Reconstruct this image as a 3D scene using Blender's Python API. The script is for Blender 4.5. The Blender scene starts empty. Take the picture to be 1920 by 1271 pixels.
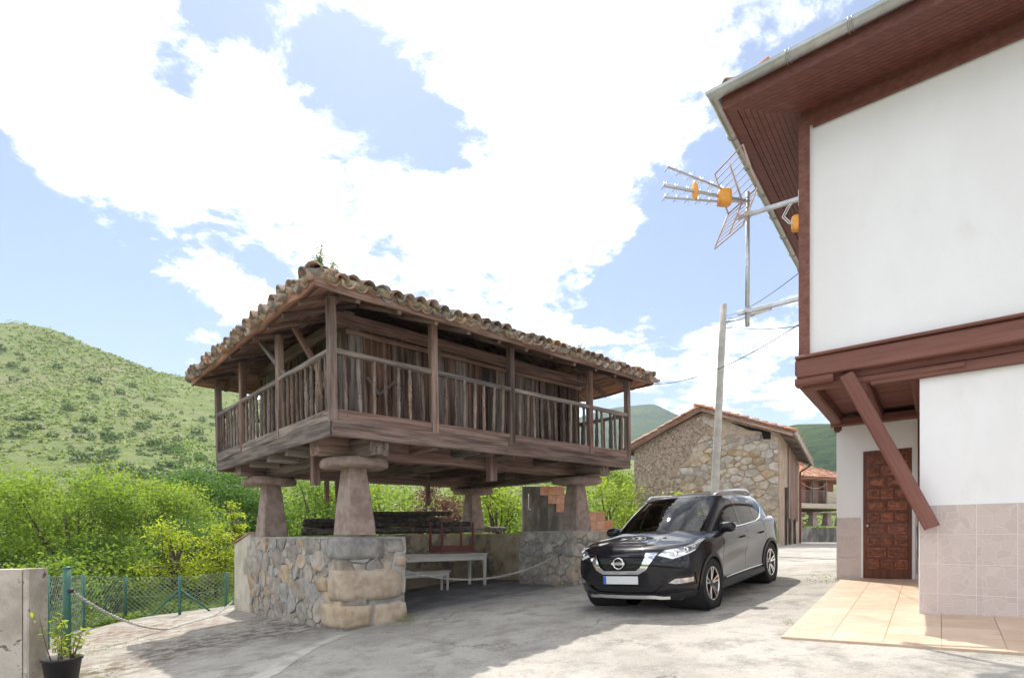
import bpy, bmesh, math, random
import numpy as np
from mathutils import Vector, Matrix

R = random.Random(7)
scene = bpy.context.scene
COL = scene.collection
CAMZ = 1.6

# ------------------------------------------------------------------ camera, world, sun, exposure
cam = bpy.data.cameras.new('camera')
cam.sensor_width = 36.0
cam.lens = 36.0 * 1041 / 1920
cam.shift_y = (1010 - 635.5) / 1920
cam.clip_end = 12000
cam.clip_start = 0.05
camo = bpy.data.objects.new('camera', cam)
COL.objects.link(camo)
camo.location = (0, 0, CAMZ)
camo.rotation_euler = (math.pi / 2, 0, 0)
scene.camera = camo

SUN = Vector((-0.258 * 0.506, 0.966 * 0.506, 0.8625)).normalized()
world = bpy.data.worlds.new('World')
scene.world = world
world.use_nodes = True
wn = world.node_tree
for n in list(wn.nodes):
    wn.nodes.remove(n)


def build_sky():
    N, L = wn.nodes.new, wn.links.new
    out = N('ShaderNodeOutputWorld')
    bg = N('ShaderNodeBackground')
    bg.inputs['Strength'].default_value = 0.105
    L(bg.outputs[0], out.inputs[0])
    sky = N('ShaderNodeTexSky')
    sky.sky_type = 'NISHITA'
    sky.sun_disc = False
    sky.sun_elevation = math.asin(SUN.z)
    sky.sun_rotation = math.atan2(SUN.x, SUN.y)
    sky.air_density = 1.0
    sky.dust_density = 0.6
    sky.ozone_density = 1.6
    tc = N('ShaderNodeTexCoord')
    sep = N('ShaderNodeSeparateXYZ')
    L(tc.outputs['Generated'], sep.inputs[0])

    def math_(op, a, b=None, clamp=False):
        m = N('ShaderNodeMath')
        m.operation = op
        m.use_clamp = clamp
        for i, v in enumerate((a, b)):
            if v is None:
                continue
            if isinstance(v, (int, float)):
                m.inputs[i].default_value = v
            else:
                L(v, m.inputs[i])
        return m.outputs[0]
    # cloud deck: direction projected on a flat layer, so clouds shrink towards the horizon
    zz = math_('ADD', math_('MAXIMUM', sep.outputs[2], 0.0), 0.16)
    cx = math_('DIVIDE', sep.outputs[0], zz)
    cy = math_('DIVIDE', sep.outputs[1], zz)
    cmb = N('ShaderNodeCombineXYZ')
    L(cx, cmb.inputs[0]); L(cy, cmb.inputs[1])

    def noise(scale, detail, rough, off, dist=0.0):
        mp = N('ShaderNodeMapping')
        mp.inputs['Location'].default_value = off
        L(cmb.outputs[0], mp.inputs[0])
        n = N('ShaderNodeTexNoise')
        n.inputs['Scale'].default_value = scale
        n.inputs['Detail'].default_value = detail
        n.inputs['Roughness'].default_value = rough
        n.inputs['Distortion'].default_value = dist
        L(mp.outputs[0], n.inputs['Vector'])
        return n.outputs['Fac']
    big = noise(1.1, 9, 0.56, (3.1, 1.7, 0), 0.25)
    fine = noise(7.0, 9, 0.65, (0.4, 6.2, 0), 0.3)
    mid = noise(2.6, 8, 0.6, (5.4, 0.9, 0), 0.4)
    d = math_('ADD', big, math_('MULTIPLY', math_('SUBTRACT', mid, 0.49), 1.0))
    d = math_('ADD', d, math_('MULTIPLY', math_('SUBTRACT', fine, 0.52), 0.75))
    # the large masses and gaps of this day's sky, by world direction
    blobs = [(430, 330, 60, .15), (1080, 330, 40, .17), (180, 60, 60, .13), (1180, 60, 60, .13), (720, 470, 90, .12), (1000, 540, 120, .10),
             (1370, 620, 220, .10), (1230, 560, 300, .09), (1420, 690, 220, .08), (760, 20, 160, .10), (350, 440, 120, .10), (140, 330, 90, .12),
             (70, 170, 60, .15), (260, 470, 160, .09), (620, 330, 200, .10), (860, 420, 160, .08), (500, 120, 300, .08), (330, 640, 900, .10), (880, 90, 200, .08),
             (720, 160, 420, -.24), (380, 70, 900, -.24), (10, 480, 170, -.22), (230, 570, 130, -.20), (1280, 370, 200, -.24), (1420, 470, 170, -.24),
             (680, 420, 900, -.22), (1130, 590, 240, -.20), (1560, 60, 160, -.22), (0, 290, 500, -.16), (320, 150, 900, -.20), (480, 50, 1200, -.22), (880, 385, 1500, -.20), (1010, 390, 1500, -.14), (110, 85, 2500, -.16), (800, 260, 900, -.14), (240, 560, 300, -.08), (1180, 520, 300, -.12), (60, 640, 60, -.14), (560, 230, 900, -.14)]
    for px, py, k, amp in blobs:
        v = Vector(((px - 960) / 1041, 1, (1010 - py) / 1041)).normalized()
        dp = N('ShaderNodeVectorMath')
        dp.operation = 'DOT_PRODUCT'
        L(tc.outputs['Generated'], dp.inputs[0])
        dp.inputs[1].default_value = v
        e = math_('MULTIPLY', math_('SUBTRACT', dp.outputs['Value'], 1.0), float(k))
        g = math_('MULTIPLY', math_('POWER', 2.71828, e), amp * (.75 if amp > 0 else 1.15))
        d = math_('ADD', d, g)
    ramp = N('ShaderNodeValToRGB')
    ramp.color_ramp.elements[0].position = 0.41
    ramp.color_ramp.elements[1].position = 0.66
    ramp.color_ramp.interpolation = 'EASE'
    L(d, ramp.inputs[0])
    # cloud body: brilliant, with greyer thick bases
    shade = noise(3.4, 8, 0.62, (7.7, 2.2, 0), 0.3)
    cr = N('ShaderNodeValToRGB')
    cr.color_ramp.elements[0].position = 0.30
    cr.color_ramp.elements[0].color = (4.6, 4.7, 4.9, 1)
    cr.color_ramp.elements[1].position = 0.56
    cr.color_ramp.elements[1].color = (13.0, 12.9, 12.7, 1)
    L(shade, cr.inputs[0])
    skyx = N('ShaderNodeMix')
    skyx.data_type = 'RGBA'
    skyx.blend_type = 'MIX'
    skyx.inputs[0].default_value = 0.10       # thin veil of high haze over the whole sky
    dk = N('ShaderNodeMix')
    dk.data_type = 'RGBA'
    dk.blend_type = 'MULTIPLY'
    dk.inputs[0].default_value = 1.0
    L(sky.outputs[0], dk.inputs[6])
    dk.inputs[7].default_value = (.40, .44, .50, 1)
    L(dk.outputs[2], skyx.inputs[6])
    skyx.inputs[7].default_value = (6.5, 6.9, 7.4, 1)
    mix = N('ShaderNodeMix')
    mix.data_type = 'RGBA'
    L(ramp.outputs[0], mix.inputs[0])
    L(skyx.outputs[2], mix.inputs[6])
    L(cr.outputs[0], mix.inputs[7])
    L(mix.outputs[2], bg.inputs['Color'])


build_sky()
sl = bpy.data.lights.new('sun', 'SUN')
sl.energy = 2.25
sl.angle = math.radians(0.55)
sl.color = (1.0, 0.95, 0.87)
so = bpy.data.objects.new('sun', sl)
COL.objects.link(so)
so.rotation_euler = (-SUN).to_track_quat('-Z', 'Y').to_euler()
so.location = (-5, 20, 30)

vs = scene.view_settings
vs.view_transform = 'Standard'
vs.look = 'None'
vs.gamma = 1.0
vs.use_curve_mapping = False
vs.exposure = 1.41
scene.cycles.max_bounces = 8
scene.cycles.transparent_max_bounces = 12


# ------------------------------------------------------------------ helpers
def obj(name, me, mat=None, parent=None, mw=None, kind=None):
    o = bpy.data.objects.new(name, me)
    COL.objects.link(o)
    if mat is not None and len(me.materials) == 0:
        me.materials.append(mat)
    if parent is not None:
        o.parent = parent
    if mw is not None:
        o.matrix_basis = mw
    if kind:
        o['kind'] = kind
    return o


def mesh(name, v, f, smooth=False):
    me = bpy.data.meshes.new(name)
    me.from_pydata([tuple(p) for p in v], [], f)
    if smooth:
        me.polygons.foreach_set('use_smooth', [True] * len(me.polygons))
    me.update()
    return me


def thing(name, label, cat, loc=(0, 0, 0), mw=None, group=None):
    o = bpy.data.objects.new(name, None)
    COL.objects.link(o)
    o.empty_display_size = 0.2
    o.matrix_basis = mw if mw is not None else Matrix.Translation(loc)
    return tag(o, label, cat, group)


def tag(o, label, cat, group=None):
    o['label'] = label
    o['category'] = cat
    if group:
        o['group'] = group
    return o


def frame(origin, xa, za=(0, 0, 1)):
    x = Vector(xa).normalized()
    z = Vector(za)
    z = (z - x * z.dot(x)).normalized()
    y = z.cross(x)
    m = Matrix((x, y, z)).transposed().to_4x4()
    m.translation = Vector(origin)
    return m


def rbox(L, w, h, b=.008, segs=1, jit=0.0, seed=0, taper=1.0):
    """bar along local X, chamfered cross-section, optional hand-hewn wobble"""
    rr = random.Random(seed)
    v, f = [], []
    b = min(b, w * .45, h * .45)
    for i in range(segs + 1):
        t = i / segs
        k = 1 + (taper - 1) * t
        hw, hh = w / 2 * k, h / 2 * k
        dy, dz = rr.uniform(-jit, jit), rr.uniform(-jit, jit)
        ring = [(-hw + b, -hh), (hw - b, -hh), (hw, -hh + b), (hw, hh - b), (hw - b, hh), (-hw + b, hh), (-hw, hh - b), (-hw, -hh + b)]
        for (y, z) in ring:
            v.append((-L / 2 + L * t + (rr.uniform(-jit, jit) if i in (0, segs) else 0), y + dy + rr.uniform(-jit, jit) * .5, z + dz + rr.uniform(-jit, jit) * .5))
    for i in range(segs):
        for k in range(8):
            a, c = i * 8 + k, i * 8 + (k + 1) % 8
            f.append((a, a + 8, c + 8, c))
    f.append(tuple(range(8)))
    f.append(tuple(reversed(range(segs * 8, segs * 8 + 8))))
    f = [tuple(reversed(q)) for q in f]
    return mesh('bar', v, [tuple(reversed(q)) for q in f])


_bc = {}


def beam(name, p0, p1, w, h, mat, parent=None, up=(0, 0, 1), b=.008, segs=1, jit=0.0, share=True, taper=1.0):
    p0, p1 = Vector(p0), Vector(p1)
    L = (p1 - p0).length
    variant = R.randrange(4) if jit else 0
    key = (round(L, 2), round(w, 3), round(h, 3), b, segs, jit, variant, mat.name, taper)
    if share and key in _bc:
        me = _bc[key]
    else:
        me = rbox(L, w, h, b, segs, jit, R.random() if jit else 0, taper)
        _bc[key] = me
    return obj(name, me, mat, parent, frame((p0 + p1) / 2, p1 - p0, up))


def tube_geo(pts, rad, n=8, v0=0, cap=True):
    pts = [Vector(p) for p in pts]
    if isinstance(rad, (int, float)):
        rad = [rad] * len(pts)
    v, f = [], []
    up = Vector((0, 0, 1))
    d0 = (pts[1] - pts[0]).normalized()
    if abs(d0.dot(up)) > .9:
        up = Vector((1, 0, 0))
    side = d0.cross(up).normalized()
    for i, p in enumerate(pts):
        a = pts[max(i - 1, 0)]
        c = pts[min(i + 1, len(pts) - 1)]
        d = (c - a).normalized()
        side = (side - d * side.dot(d)).normalized()
        u2 = side.cross(d)
        for k in range(n):
            t = 2 * math.pi * k / n
            v.append(p + (side * math.cos(t) + u2 * math.sin(t)) * rad[i])
    for i in range(len(pts) - 1):
        for k in range(n):
            a, c = v0 + i * n + k, v0 + i * n + (k + 1) % n
            f.append((a, a + n, c + n, c))
    if cap:
        f.append(tuple(v0 + k for k in range(n)))
        f.append(tuple(v0 + (len(pts) - 1) * n + k for k in reversed(range(n))))
    return v, f


def tube(name, pts, rad, mat, parent=None, n=8, kind=None):
    v, f = tube_geo(pts, rad, n)
    return obj(name, mesh(name, v, f, True), mat, parent, kind=kind)


def lathe(name, prof, n, mat, parent=None, mw=None, smooth=True, cap=True):
    """profile (r,z) round local Z"""
    v, f = [], []
    for r, z in prof:
        for k in range(n):
            t = 2 * math.pi * k / n
            v.append((r * math.cos(t), r * math.sin(t), z))
    for i in range(len(prof) - 1):
        for k in range(n):
            a, c = i * n + k, i * n + (k + 1) % n
            f.append((a, c, c + n, a + n))
    if cap:
        f.append(tuple(reversed(range(n))))
        f.append(tuple((len(prof) - 1) * n + k for k in range(n)))
    return obj(name, mesh(name, v, f, smooth), mat, parent, mw)


def prism(name, poly, z0, z1, mat, parent=None, mw=None, kind=None):
    """polygon (counter-clockwise x,y) extruded along z; z0/z1 number or function(x,y)"""
    n = len(poly)
    g0 = z0 if callable(z0) else (lambda x, y: z0)
    g1 = z1 if callable(z1) else (lambda x, y: z1)
    v = [(x, y, g0(x, y)) for x, y in poly] + [(x, y, g1(x, y)) for x, y in poly]
    f = [tuple(reversed(range(n))), tuple(range(n, 2 * n))]
    for i in range(n):
        j = (i + 1) % n
        f.append((i, j, j + n, i + n))
    return obj(name, mesh(name, v, f), mat, parent, mw, kind)


def box(name, lo, hi, mat, parent=None, b=.006):
    lo, hi = Vector(lo), Vector(hi)
    c = (lo + hi) / 2
    s = hi - lo
    return obj(name, rbox(s.x, s.y, s.z, b), mat, parent, Matrix.Translation(c))


def hexa(name, pts, mat, parent=None):
    """box from 8 points: bottom 4 ccw, top 4 ccw"""
    f = [(3, 2, 1, 0), (4, 5, 6, 7), (0, 1, 5, 4), (1, 2, 6, 5), (2, 3, 7, 6), (3, 0, 4, 7)]
    return obj(name, mesh(name, pts, f), mat, parent)


# ------------------------------------------------------------------ materials
def M(name, c1, c2=None, rough=.8, scale=4.0, detail=6, bump=0.0, bscale=None, stretch=(1, 1, 1), spec=.3, rnd=0.0, metal=0.0,
      lo=.35, hi=.65, coat=0.0, c3=None, s3=2.0, lo3=.55, hi3=.68, transl=0.0, tone=None, hue=0.0):
    m = bpy.data.materials.new(name)
    m.use_nodes = True
    nt = m.node_tree
    N, L = nt.nodes.new, nt.links.new
    p = nt.nodes['Principled BSDF']
    p.inputs['Roughness'].default_value = rough
    p.inputs['Metallic'].default_value = metal
    p.inputs['Specular IOR Level'].default_value = spec
    p.inputs['Coat Weight'].default_value = coat
    p.inputs['Coat Roughness'].default_value = .02
    col = None
    tc = N('ShaderNodeTexCoord')
    oi = N('ShaderNodeObjectInfo')
    mul = N('ShaderNodeMath'); mul.operation = 'MULTIPLY'; mul.inputs[1].default_value = 37.0
    L(oi.outputs['Random'], mul.inputs[0])
    add = N('ShaderNodeVectorMath'); add.operation = 'ADD'
    L(tc.outputs['Object'], add.inputs[0]); L(mul.outputs[0], add.inputs[1])
    mp = N('ShaderNodeMapping')
    mp.inputs['Scale'].default_value = stretch
    L(add.outputs[0], mp.inputs[0])

    def noise(s, d=detail, r=.6):
        n = N('ShaderNodeTexNoise')
        n.inputs['Scale'].default_value = s
        n.inputs['Detail'].default_value = d
        n.inputs['Roughness'].default_value = r
        L(mp.outputs[0], n.inputs['Vector'])
        return n.outputs['Fac']

    def mixc(fac, a, b):
        x = N('ShaderNodeMix'); x.data_type = 'RGBA'
        L(fac, x.inputs[0])
        for i, q in ((6, a), (7, b)):
            if isinstance(q, tuple):
                x.inputs[i].default_value = (*q, 1)
            else:
                L(q, x.inputs[i])
        return x.outputs[2]

    def ramp(fac, a, b):
        x = N('ShaderNodeMapRange')
        x.inputs[1].default_value = a; x.inputs[2].default_value = b
        x.interpolation_type = 'SMOOTHSTEP'
        L(fac, x.inputs[0])
        return x.outputs[0]
    if c2 is None:
        p.inputs['Base Color'].default_value = (*c1, 1)
        if rnd or tone:
            col = mixc(oi.outputs['Random'], c1, c1)
    else:
        col = mixc(ramp(noise(scale), lo, hi), c1, c2)
        if c3 is not None:
            col = mixc(ramp(noise(s3, 8, .65), lo3, hi3), col, c3)
    if tone:      # per-leaf colour stored on the mesh
        at = N('ShaderNodeAttribute'); at.attribute_name = 'tone'
        col = mixc(at.outputs['Fac'], tone[0], tone[1])
    if rnd:
        hs = N('ShaderNodeHueSaturation')
        mr = N('ShaderNodeMapRange')
        mr.inputs[3].default_value = 1 - rnd; mr.inputs[4].default_value = 1 + rnd
        L(oi.outputs['Random'], mr.inputs[0])
        L(mr.outputs[0], hs.inputs['Value'])
        L(col, hs.inputs['Color'])
        if hue:
            mh = N('ShaderNodeMapRange')
            m7 = N('ShaderNodeMath'); m7.operation = 'FRACT'
            L(mul.outputs[0], m7.inputs[0]); L(m7.outputs[0], mh.inputs[0])
            mh.inputs[3].default_value = 1 - hue; mh.inputs[4].default_value = 1 + hue
            L(mh.outputs[0], hs.inputs['Saturation'])
        col = hs.outputs[0]
    if col is not None:
        L(col, p.inputs['Base Color'])
    if bump:
        bp = N('ShaderNodeBump')
        bp.inputs['Strength'].default_value = min(1, bump)
        bp.inputs['Distance'].default_value = .02 if bump <= 1 else .02 * bump
        L(noise(bscale or scale * 3, 8, .7), bp.inputs['Height'])
        L(bp.outputs[0], p.inputs['Normal'])
    if transl:
        tr = N('ShaderNodeBsdfTranslucent')
        if col is not None:
            br = N('ShaderNodeHueSaturation'); br.inputs['Value'].default_value = 1.6; br.inputs['Saturation'].default_value = 1.1
            L(col, br.inputs['Color']); L(br.outputs[0], tr.inputs[0])
        ms = N('ShaderNodeMixShader'); ms.inputs[0].default_value = transl
        L(p.outputs[0], ms.inputs[1]); L(tr.outputs[0], ms.inputs[2])
        L(ms.outputs[0], nt.nodes['Material Output'].inputs[0])
    return m


X = {}
X['wood_dark'] = M('wood dark', (.095, .063, .052), (.255, .18, .148), .85, 3, bump=.6, bscale=9, stretch=(.35, 5, 5), rnd=.4, hue=.2, c3=(.27, .235, .21), s3=2.2, lo3=.5, hi3=.75)
X['wood_plank'] = M('wood plank', (.05, .031, .026), (.17, .105, .082), .85, 3, bump=.7, bscale=9, stretch=(.35, 6, 6), rnd=.45, hue=.25, c3=(.32, .26, .215), s3=1.5, lo3=.52, hi3=.75)
X['wood_grey'] = M('wood weathered', (.15, .125, .112), (.32, .27, .235), .9, 3, bump=.6, bscale=9, stretch=(.4, 6, 6), rnd=.35, hue=.25, c3=(.08, .05, .04), s3=2.0)
X['wood_red'] = M('wood reddish', (.165, .10, .08), (.315, .21, .17), .85, 3, bump=.5, bscale=8, stretch=(.35, 6, 6), rnd=.2, hue=.15, c3=(.10, .055, .045), s3=1.6)
X['soffit_old'] = M('old roof boards', (.20, .11, .08), (.36, .21, .15), .9, 3, bump=.6, bscale=8, stretch=(.35, 6, 6), rnd=.35, hue=.2, c3=(.10, .07, .06), s3=1.8)
X['stone_pillar'] = M('pillar stone', (.27, .20, .17), (.40, .31, .265), .92, 7, bump=1.0, bscale=32, c3=(.47, .41, .35), s3=1.6, lo3=.55, hi3=.8)
X['stone_grey'] = M('rubble stone', (.26, .235, .21), (.42, .38, .33), .92, 6, bump=1.0, bscale=14, rnd=.22, hue=.45, c3=(.40, .27, .17), s3=2.2, lo3=.55, hi3=.75)
X['stone_tan'] = M('tan block stone', (.36, .275, .20), (.50, .41, .31), .92, 5, bump=1.0, bscale=12, rnd=.12, hue=.2, c3=(.22, .18, .15), s3=2.5, lo3=.6, hi3=.75)
X['mortar'] = M('lime mortar', (.29, .275, .26), (.41, .39, .365), .95, 5, bump=1.6, bscale=9, c3=(.22, .19, .165), s3=1.5)
X['render_old'] = M('old render', (.44, .40, .32), (.56, .52, .44), .95, 3, bump=.4, bscale=20, c3=(.30, .27, .22), s3=1.4)
X['render_ochre'] = M('ochre render', (.36, .29, .19), (.48, .41, .29), .95, 2.5, bump=.5, bscale=15, c3=(.16, .14, .12), s3=1.1, lo3=.5, hi3=.62)
X['concrete_wall'] = M('stained concrete', (.36, .31, .26), (.55, .49, .42), .95, 3, bump=.8, bscale=22, c3=(.13, .11, .095), s3=6, lo3=.58, hi3=.66)
X['tile_old'] = M('old roof tile', (.38, .235, .175), (.54, .40, .31), .92, 6, bump=1.0, bscale=18, rnd=.3, hue=.45, c3=(.21, .185, .155), s3=7, lo3=.44, hi3=.6)
X['tile_red'] = M('barn roof tile', (.46, .235, .15), (.58, .35, .25), .9, 4, bump=.5, bscale=18, rnd=.25, hue=.3, c3=(.40, .35, .29), s3=6, lo3=.52, hi3=.7)
X['moss'] = M('lichened mortar', (.34, .29, .19), (.46, .42, .28), .95, 7, bump=1.0, bscale=20, c3=(.17, .18, .07), s3=4)
X['white_wall'] = M('white plaster', (.82, .80, .79), (.86, .845, .84), .9, 1.2, bump=.3, bscale=7, stretch=(1, 1, .4), c3=(.73, .70, .67), s3=1.3, lo3=.54, hi3=.82)
X['brown_paint'] = M('brown painted wood', (.135, .046, .034), (.18, .066, .05), .55, 4, bump=.25, bscale=7, stretch=(.3, 5, 5), spec=.4, rnd=.06)
X['brown_beam'] = M('brown painted beam', (.16, .062, .046), (.225, .098, .075), .65, 3, bump=.45, bscale=6, stretch=(.25, 5, 5), spec=.35, rnd=.1, c3=(.11, .045, .035), s3=1.5)
X['zinc'] = M('zinc gutter', (.40, .41, .40), (.52, .52, .50), .42, 3, metal=.75, bump=.1, bscale=5, c3=(.36, .33, .27), s3=2)
X['steel'] = M('galvanised steel', (.45, .46, .47), (.58, .59, .60), .4, 8, metal=.8)
X['alu'] = M('dull aluminium', (.55, .56, .58), None, .38, metal=.85)
X['orange'] = M('orange plastic', (.85, .36, .055), None, .45, spec=.4)
X['salmon'] = M('faded salmon paint', (.50, .33, .27), (.60, .44, .38), .6, 9)
X['white_cable'] = M('white cable', (.72, .70, .68), None, .6)
X['black_cable'] = M('black cable', (.03, .03, .032), None, .6)
X['green_paint'] = M('green paint', (.032, .115, .082), (.05, .155, .115), .5, 6, spec=.4, rnd=.15)
X['green_wire'] = M('green wire', (.16, .24, .19), (.30, .36, .32), .5, 9)
X['chain'] = M('zinc chain', (.42, .41, .40), (.58, .57, .55), .5, 12, metal=.5)
X['black_plastic'] = M('black plastic', (.022, .022, .023), None, .5, spec=.4)
X['soil'] = M('dark soil', (.07, .05, .04), (.15, .11, .085), .95, 20, bump=1)
X['log'] = M('old dark pole', (.05, .043, .038), (.15, .13, .115), .95, 3, bump=1, bscale=9, stretch=(.4, 5, 5), rnd=.35)
X['white_wood'] = M('chipped white paint', (.60, .57, .51), (.70, .67, .61), .7, 4, bump=.3, stretch=(.5, 4, 4), c3=(.34, .27, .21), s3=5, lo3=.62, hi3=.7)
X['maroon_wood'] = M('maroon painted wood', (.15, .05, .045), (.22, .085, .07), .7, 4, bump=.3, stretch=(.5, 4, 4))
X['terracotta'] = M('terracotta tile', (.52, .25, .155), (.64, .35, .235), .75, 4, bump=.15, rnd=.1, hue=.12)
X['dirty_conc'] = M('mouldy concrete', (.10, .095, .085), (.27, .25, .225), .95, 2.5, bump=.7, bscale=12, stretch=(1, 1, .35))
X['pole'] = M('concrete pole', (.36, .34, .31), (.46, .44, .40), .9, 4, bump=.3, bscale=20)
X['patio'] = M('peach floor tile', (.54, .385, .275), (.61, .46, .34), .5, 2.2, bump=.06, bscale=14, rnd=.06, spec=.35, c3=(.52, .36, .26), s3=5)
X['grout'] = M('grout', (.50, .40, .31), (.58, .47, .37), .9, 8)
X['patio_grout'] = M('patio joint', (.47, .335, .24), (.53, .39, .285), .9, 8)
X['trunk'] = M('bark', (.075, .058, .045), (.16, .13, .10), .95, 6, bump=1, bscale=14, stretch=(3, 3, .6))
X['asphalt_patch'] = M('cement strip', (.38, .355, .315), (.52, .49, .44), .95, 4, bump=.4, bscale=30)

# ------------------------------------------------------------------ setting: ground, pavement, hills
EDGE = [(-9.5, -8), (-9.1, 8.5), (-8.75, 11.3), (-8.4, 12.7), (-6.2, 13.8), (-1.8, 17.4), (2.6, 17.9), (4.6, 25), (8.0, 33), (14, 48)]


def _plane(x, y):
    p = -1.504 + .0837 * x + .0346 * y
    return np.where(p > -.7, -.7 + .5 * (1 - np.exp(-(np.maximum(p, -.7) + .7) / .5)), p)


def edge_x(y):
    return np.interp(y, [e[1] for e in EDGE], [e[0] for e in EDGE])


def out_dist(x, y):
    """metres outside (left of / behind) the paved yard"""
    best = np.full(np.shape(x), 1e9)
    for (ax, ay), (bx, by) in zip(EDGE[:-1], EDGE[1:]):
        dx, dy = bx - ax, by - ay
        t = np.clip(((x - ax) * dx + (y - ay) * dy) / (dx * dx + dy * dy), 0, 1)
        best = np.minimum(best, np.hypot(x - ax - t * dx, y - ay - t * dy))
    return np.where(x < edge_x(y), best, 0.0)


def gz(x, y):
    """world height of the paved ground"""
    return float(_plane(np.float64(x), np.float64(y))) + CAMZ


def terrain(x, y):
    x = np.asarray(x, float); y = np.asarray(y, float)
    px, py = np.clip(x, -14, 40), np.clip(y, -15, 60)
    z = _plane(px, py) + CAMZ
    d = out_dist(x, y)
    s = np.clip((d - .5) / 8, 0, 1)
    z = z - 2.9 * s * s * (3 - 2 * s)
    f = np.clip((np.hypot(x, y) - 60) / 300, 0, 1)
    return z * (1 - f) - 2.0 * f


def grid_mesh(name, xs, ys, fz, mat, kind='structure', smooth=True):
    XX, YY = np.meshgrid(xs, ys)
    ZZ = fz(XX, YY)
    v = np.stack([XX, YY, ZZ], -1).reshape(-1, 3)
    nx = len(xs)
    f = []
    for j in range(len(ys) - 1):
        for i in range(nx - 1):
            a = j * nx + i
            f.append((a, a + 1, a + nx + 1, a + nx))
    me = bpy.data.meshes.new(name)
    me.from_pydata(v.tolist(), [], f)
    me.polygons.foreach_set('use_smooth', [smooth] * len(me.polygons))
    return obj(name, me, mat, kind=kind)


def axis(fine, step, far, growth=1.25):
    out = list(np.arange(-fine, fine + 1e-6, step))
    s = step
    while out[-1] < far:
        s *= growth
        out.append(out[-1] + s)
        out.insert(0, out[0] - s)
    return np.array(out)


def grass_mat(name, g1, g2, g3, sc, scrub=None, fade=None):
    m = bpy.data.materials.new(name)
    m.use_nodes = True
    nt = m.node_tree
    N, L = nt.nodes.new, nt.links.new
    p = nt.nodes['Principled BSDF']
    p.inputs['Roughness'].default_value = 1
    p.inputs['Specular IOR Level'].default_value = .05
    tc = N('ShaderNodeTexCoord')

    def noise(s, d=8, r=.65):
        n = N('ShaderNodeTexNoise'); n.inputs['Scale'].default_value = s; n.inputs['Detail'].default_value = d; n.inputs['Roughness'].default_value = r
        L(tc.outputs['Object'], n.inputs['Vector'])
        return n.outputs['Fac']

    def rmp(f, a, b):
        x = N('ShaderNodeMapRange'); x.inputs[1].default_value = a; x.inputs[2].default_value = b; x.interpolation_type = 'SMOOTHSTEP'
        L(f, x.inputs[0]); return x.outputs[0]

    def mx(f, a, b):
        x = N('ShaderNodeMix'); x.data_type = 'RGBA'; L(f, x.inputs[0])
        for i, q in ((6, a), (7, b)):
            if isinstance(q, tuple): x.inputs[i].default_value = (*q, 1)
            else: L(q, x.inputs[i])
        return x.outputs[2]
    c = mx(rmp(noise(sc), .38, .62), g1, g2)
    c = mx(rmp(noise(sc * .23, 6), .48, .66), c, g3)
    if scrub:
        c = mx(rmp(noise(sc * 5, 4, .7), .56, .66), c, scrub)
    L(c, p.inputs['Base Color'])
    b = N('ShaderNodeBump'); b.inputs['Strength'].default_value = 1.0; b.inputs['Distance'].default_value = .35 / sc
    L(noise(sc * 6, 6, .7), b.inputs['Height'])
    L(b.outputs[0], p.inputs['Normal'])
    return m


X['meadow'] = grass_mat('meadow', (.07, .12, .025), (.12, .18, .045), (.10, .12, .05), .8, (.045, .08, .02))
X['hill_grass'] = grass_mat('hill grass', (.225, .29, .10), (.31, .355, .155), (.34, .335, .19), .16, (.15, .205, .065))
X['forest'] = grass_mat('forest', (.030, .068, .026), (.065, .115, .036), (.10, .15, .045), .02, (.018, .044, .018))

ax = axis(24, 1.5, 1700, 1.3)
grid_mesh('ground', ax, np.clip(ax + 8, -390, 2340), lambda x, y: terrain(x, y) - .06, X['meadow'])


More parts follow.
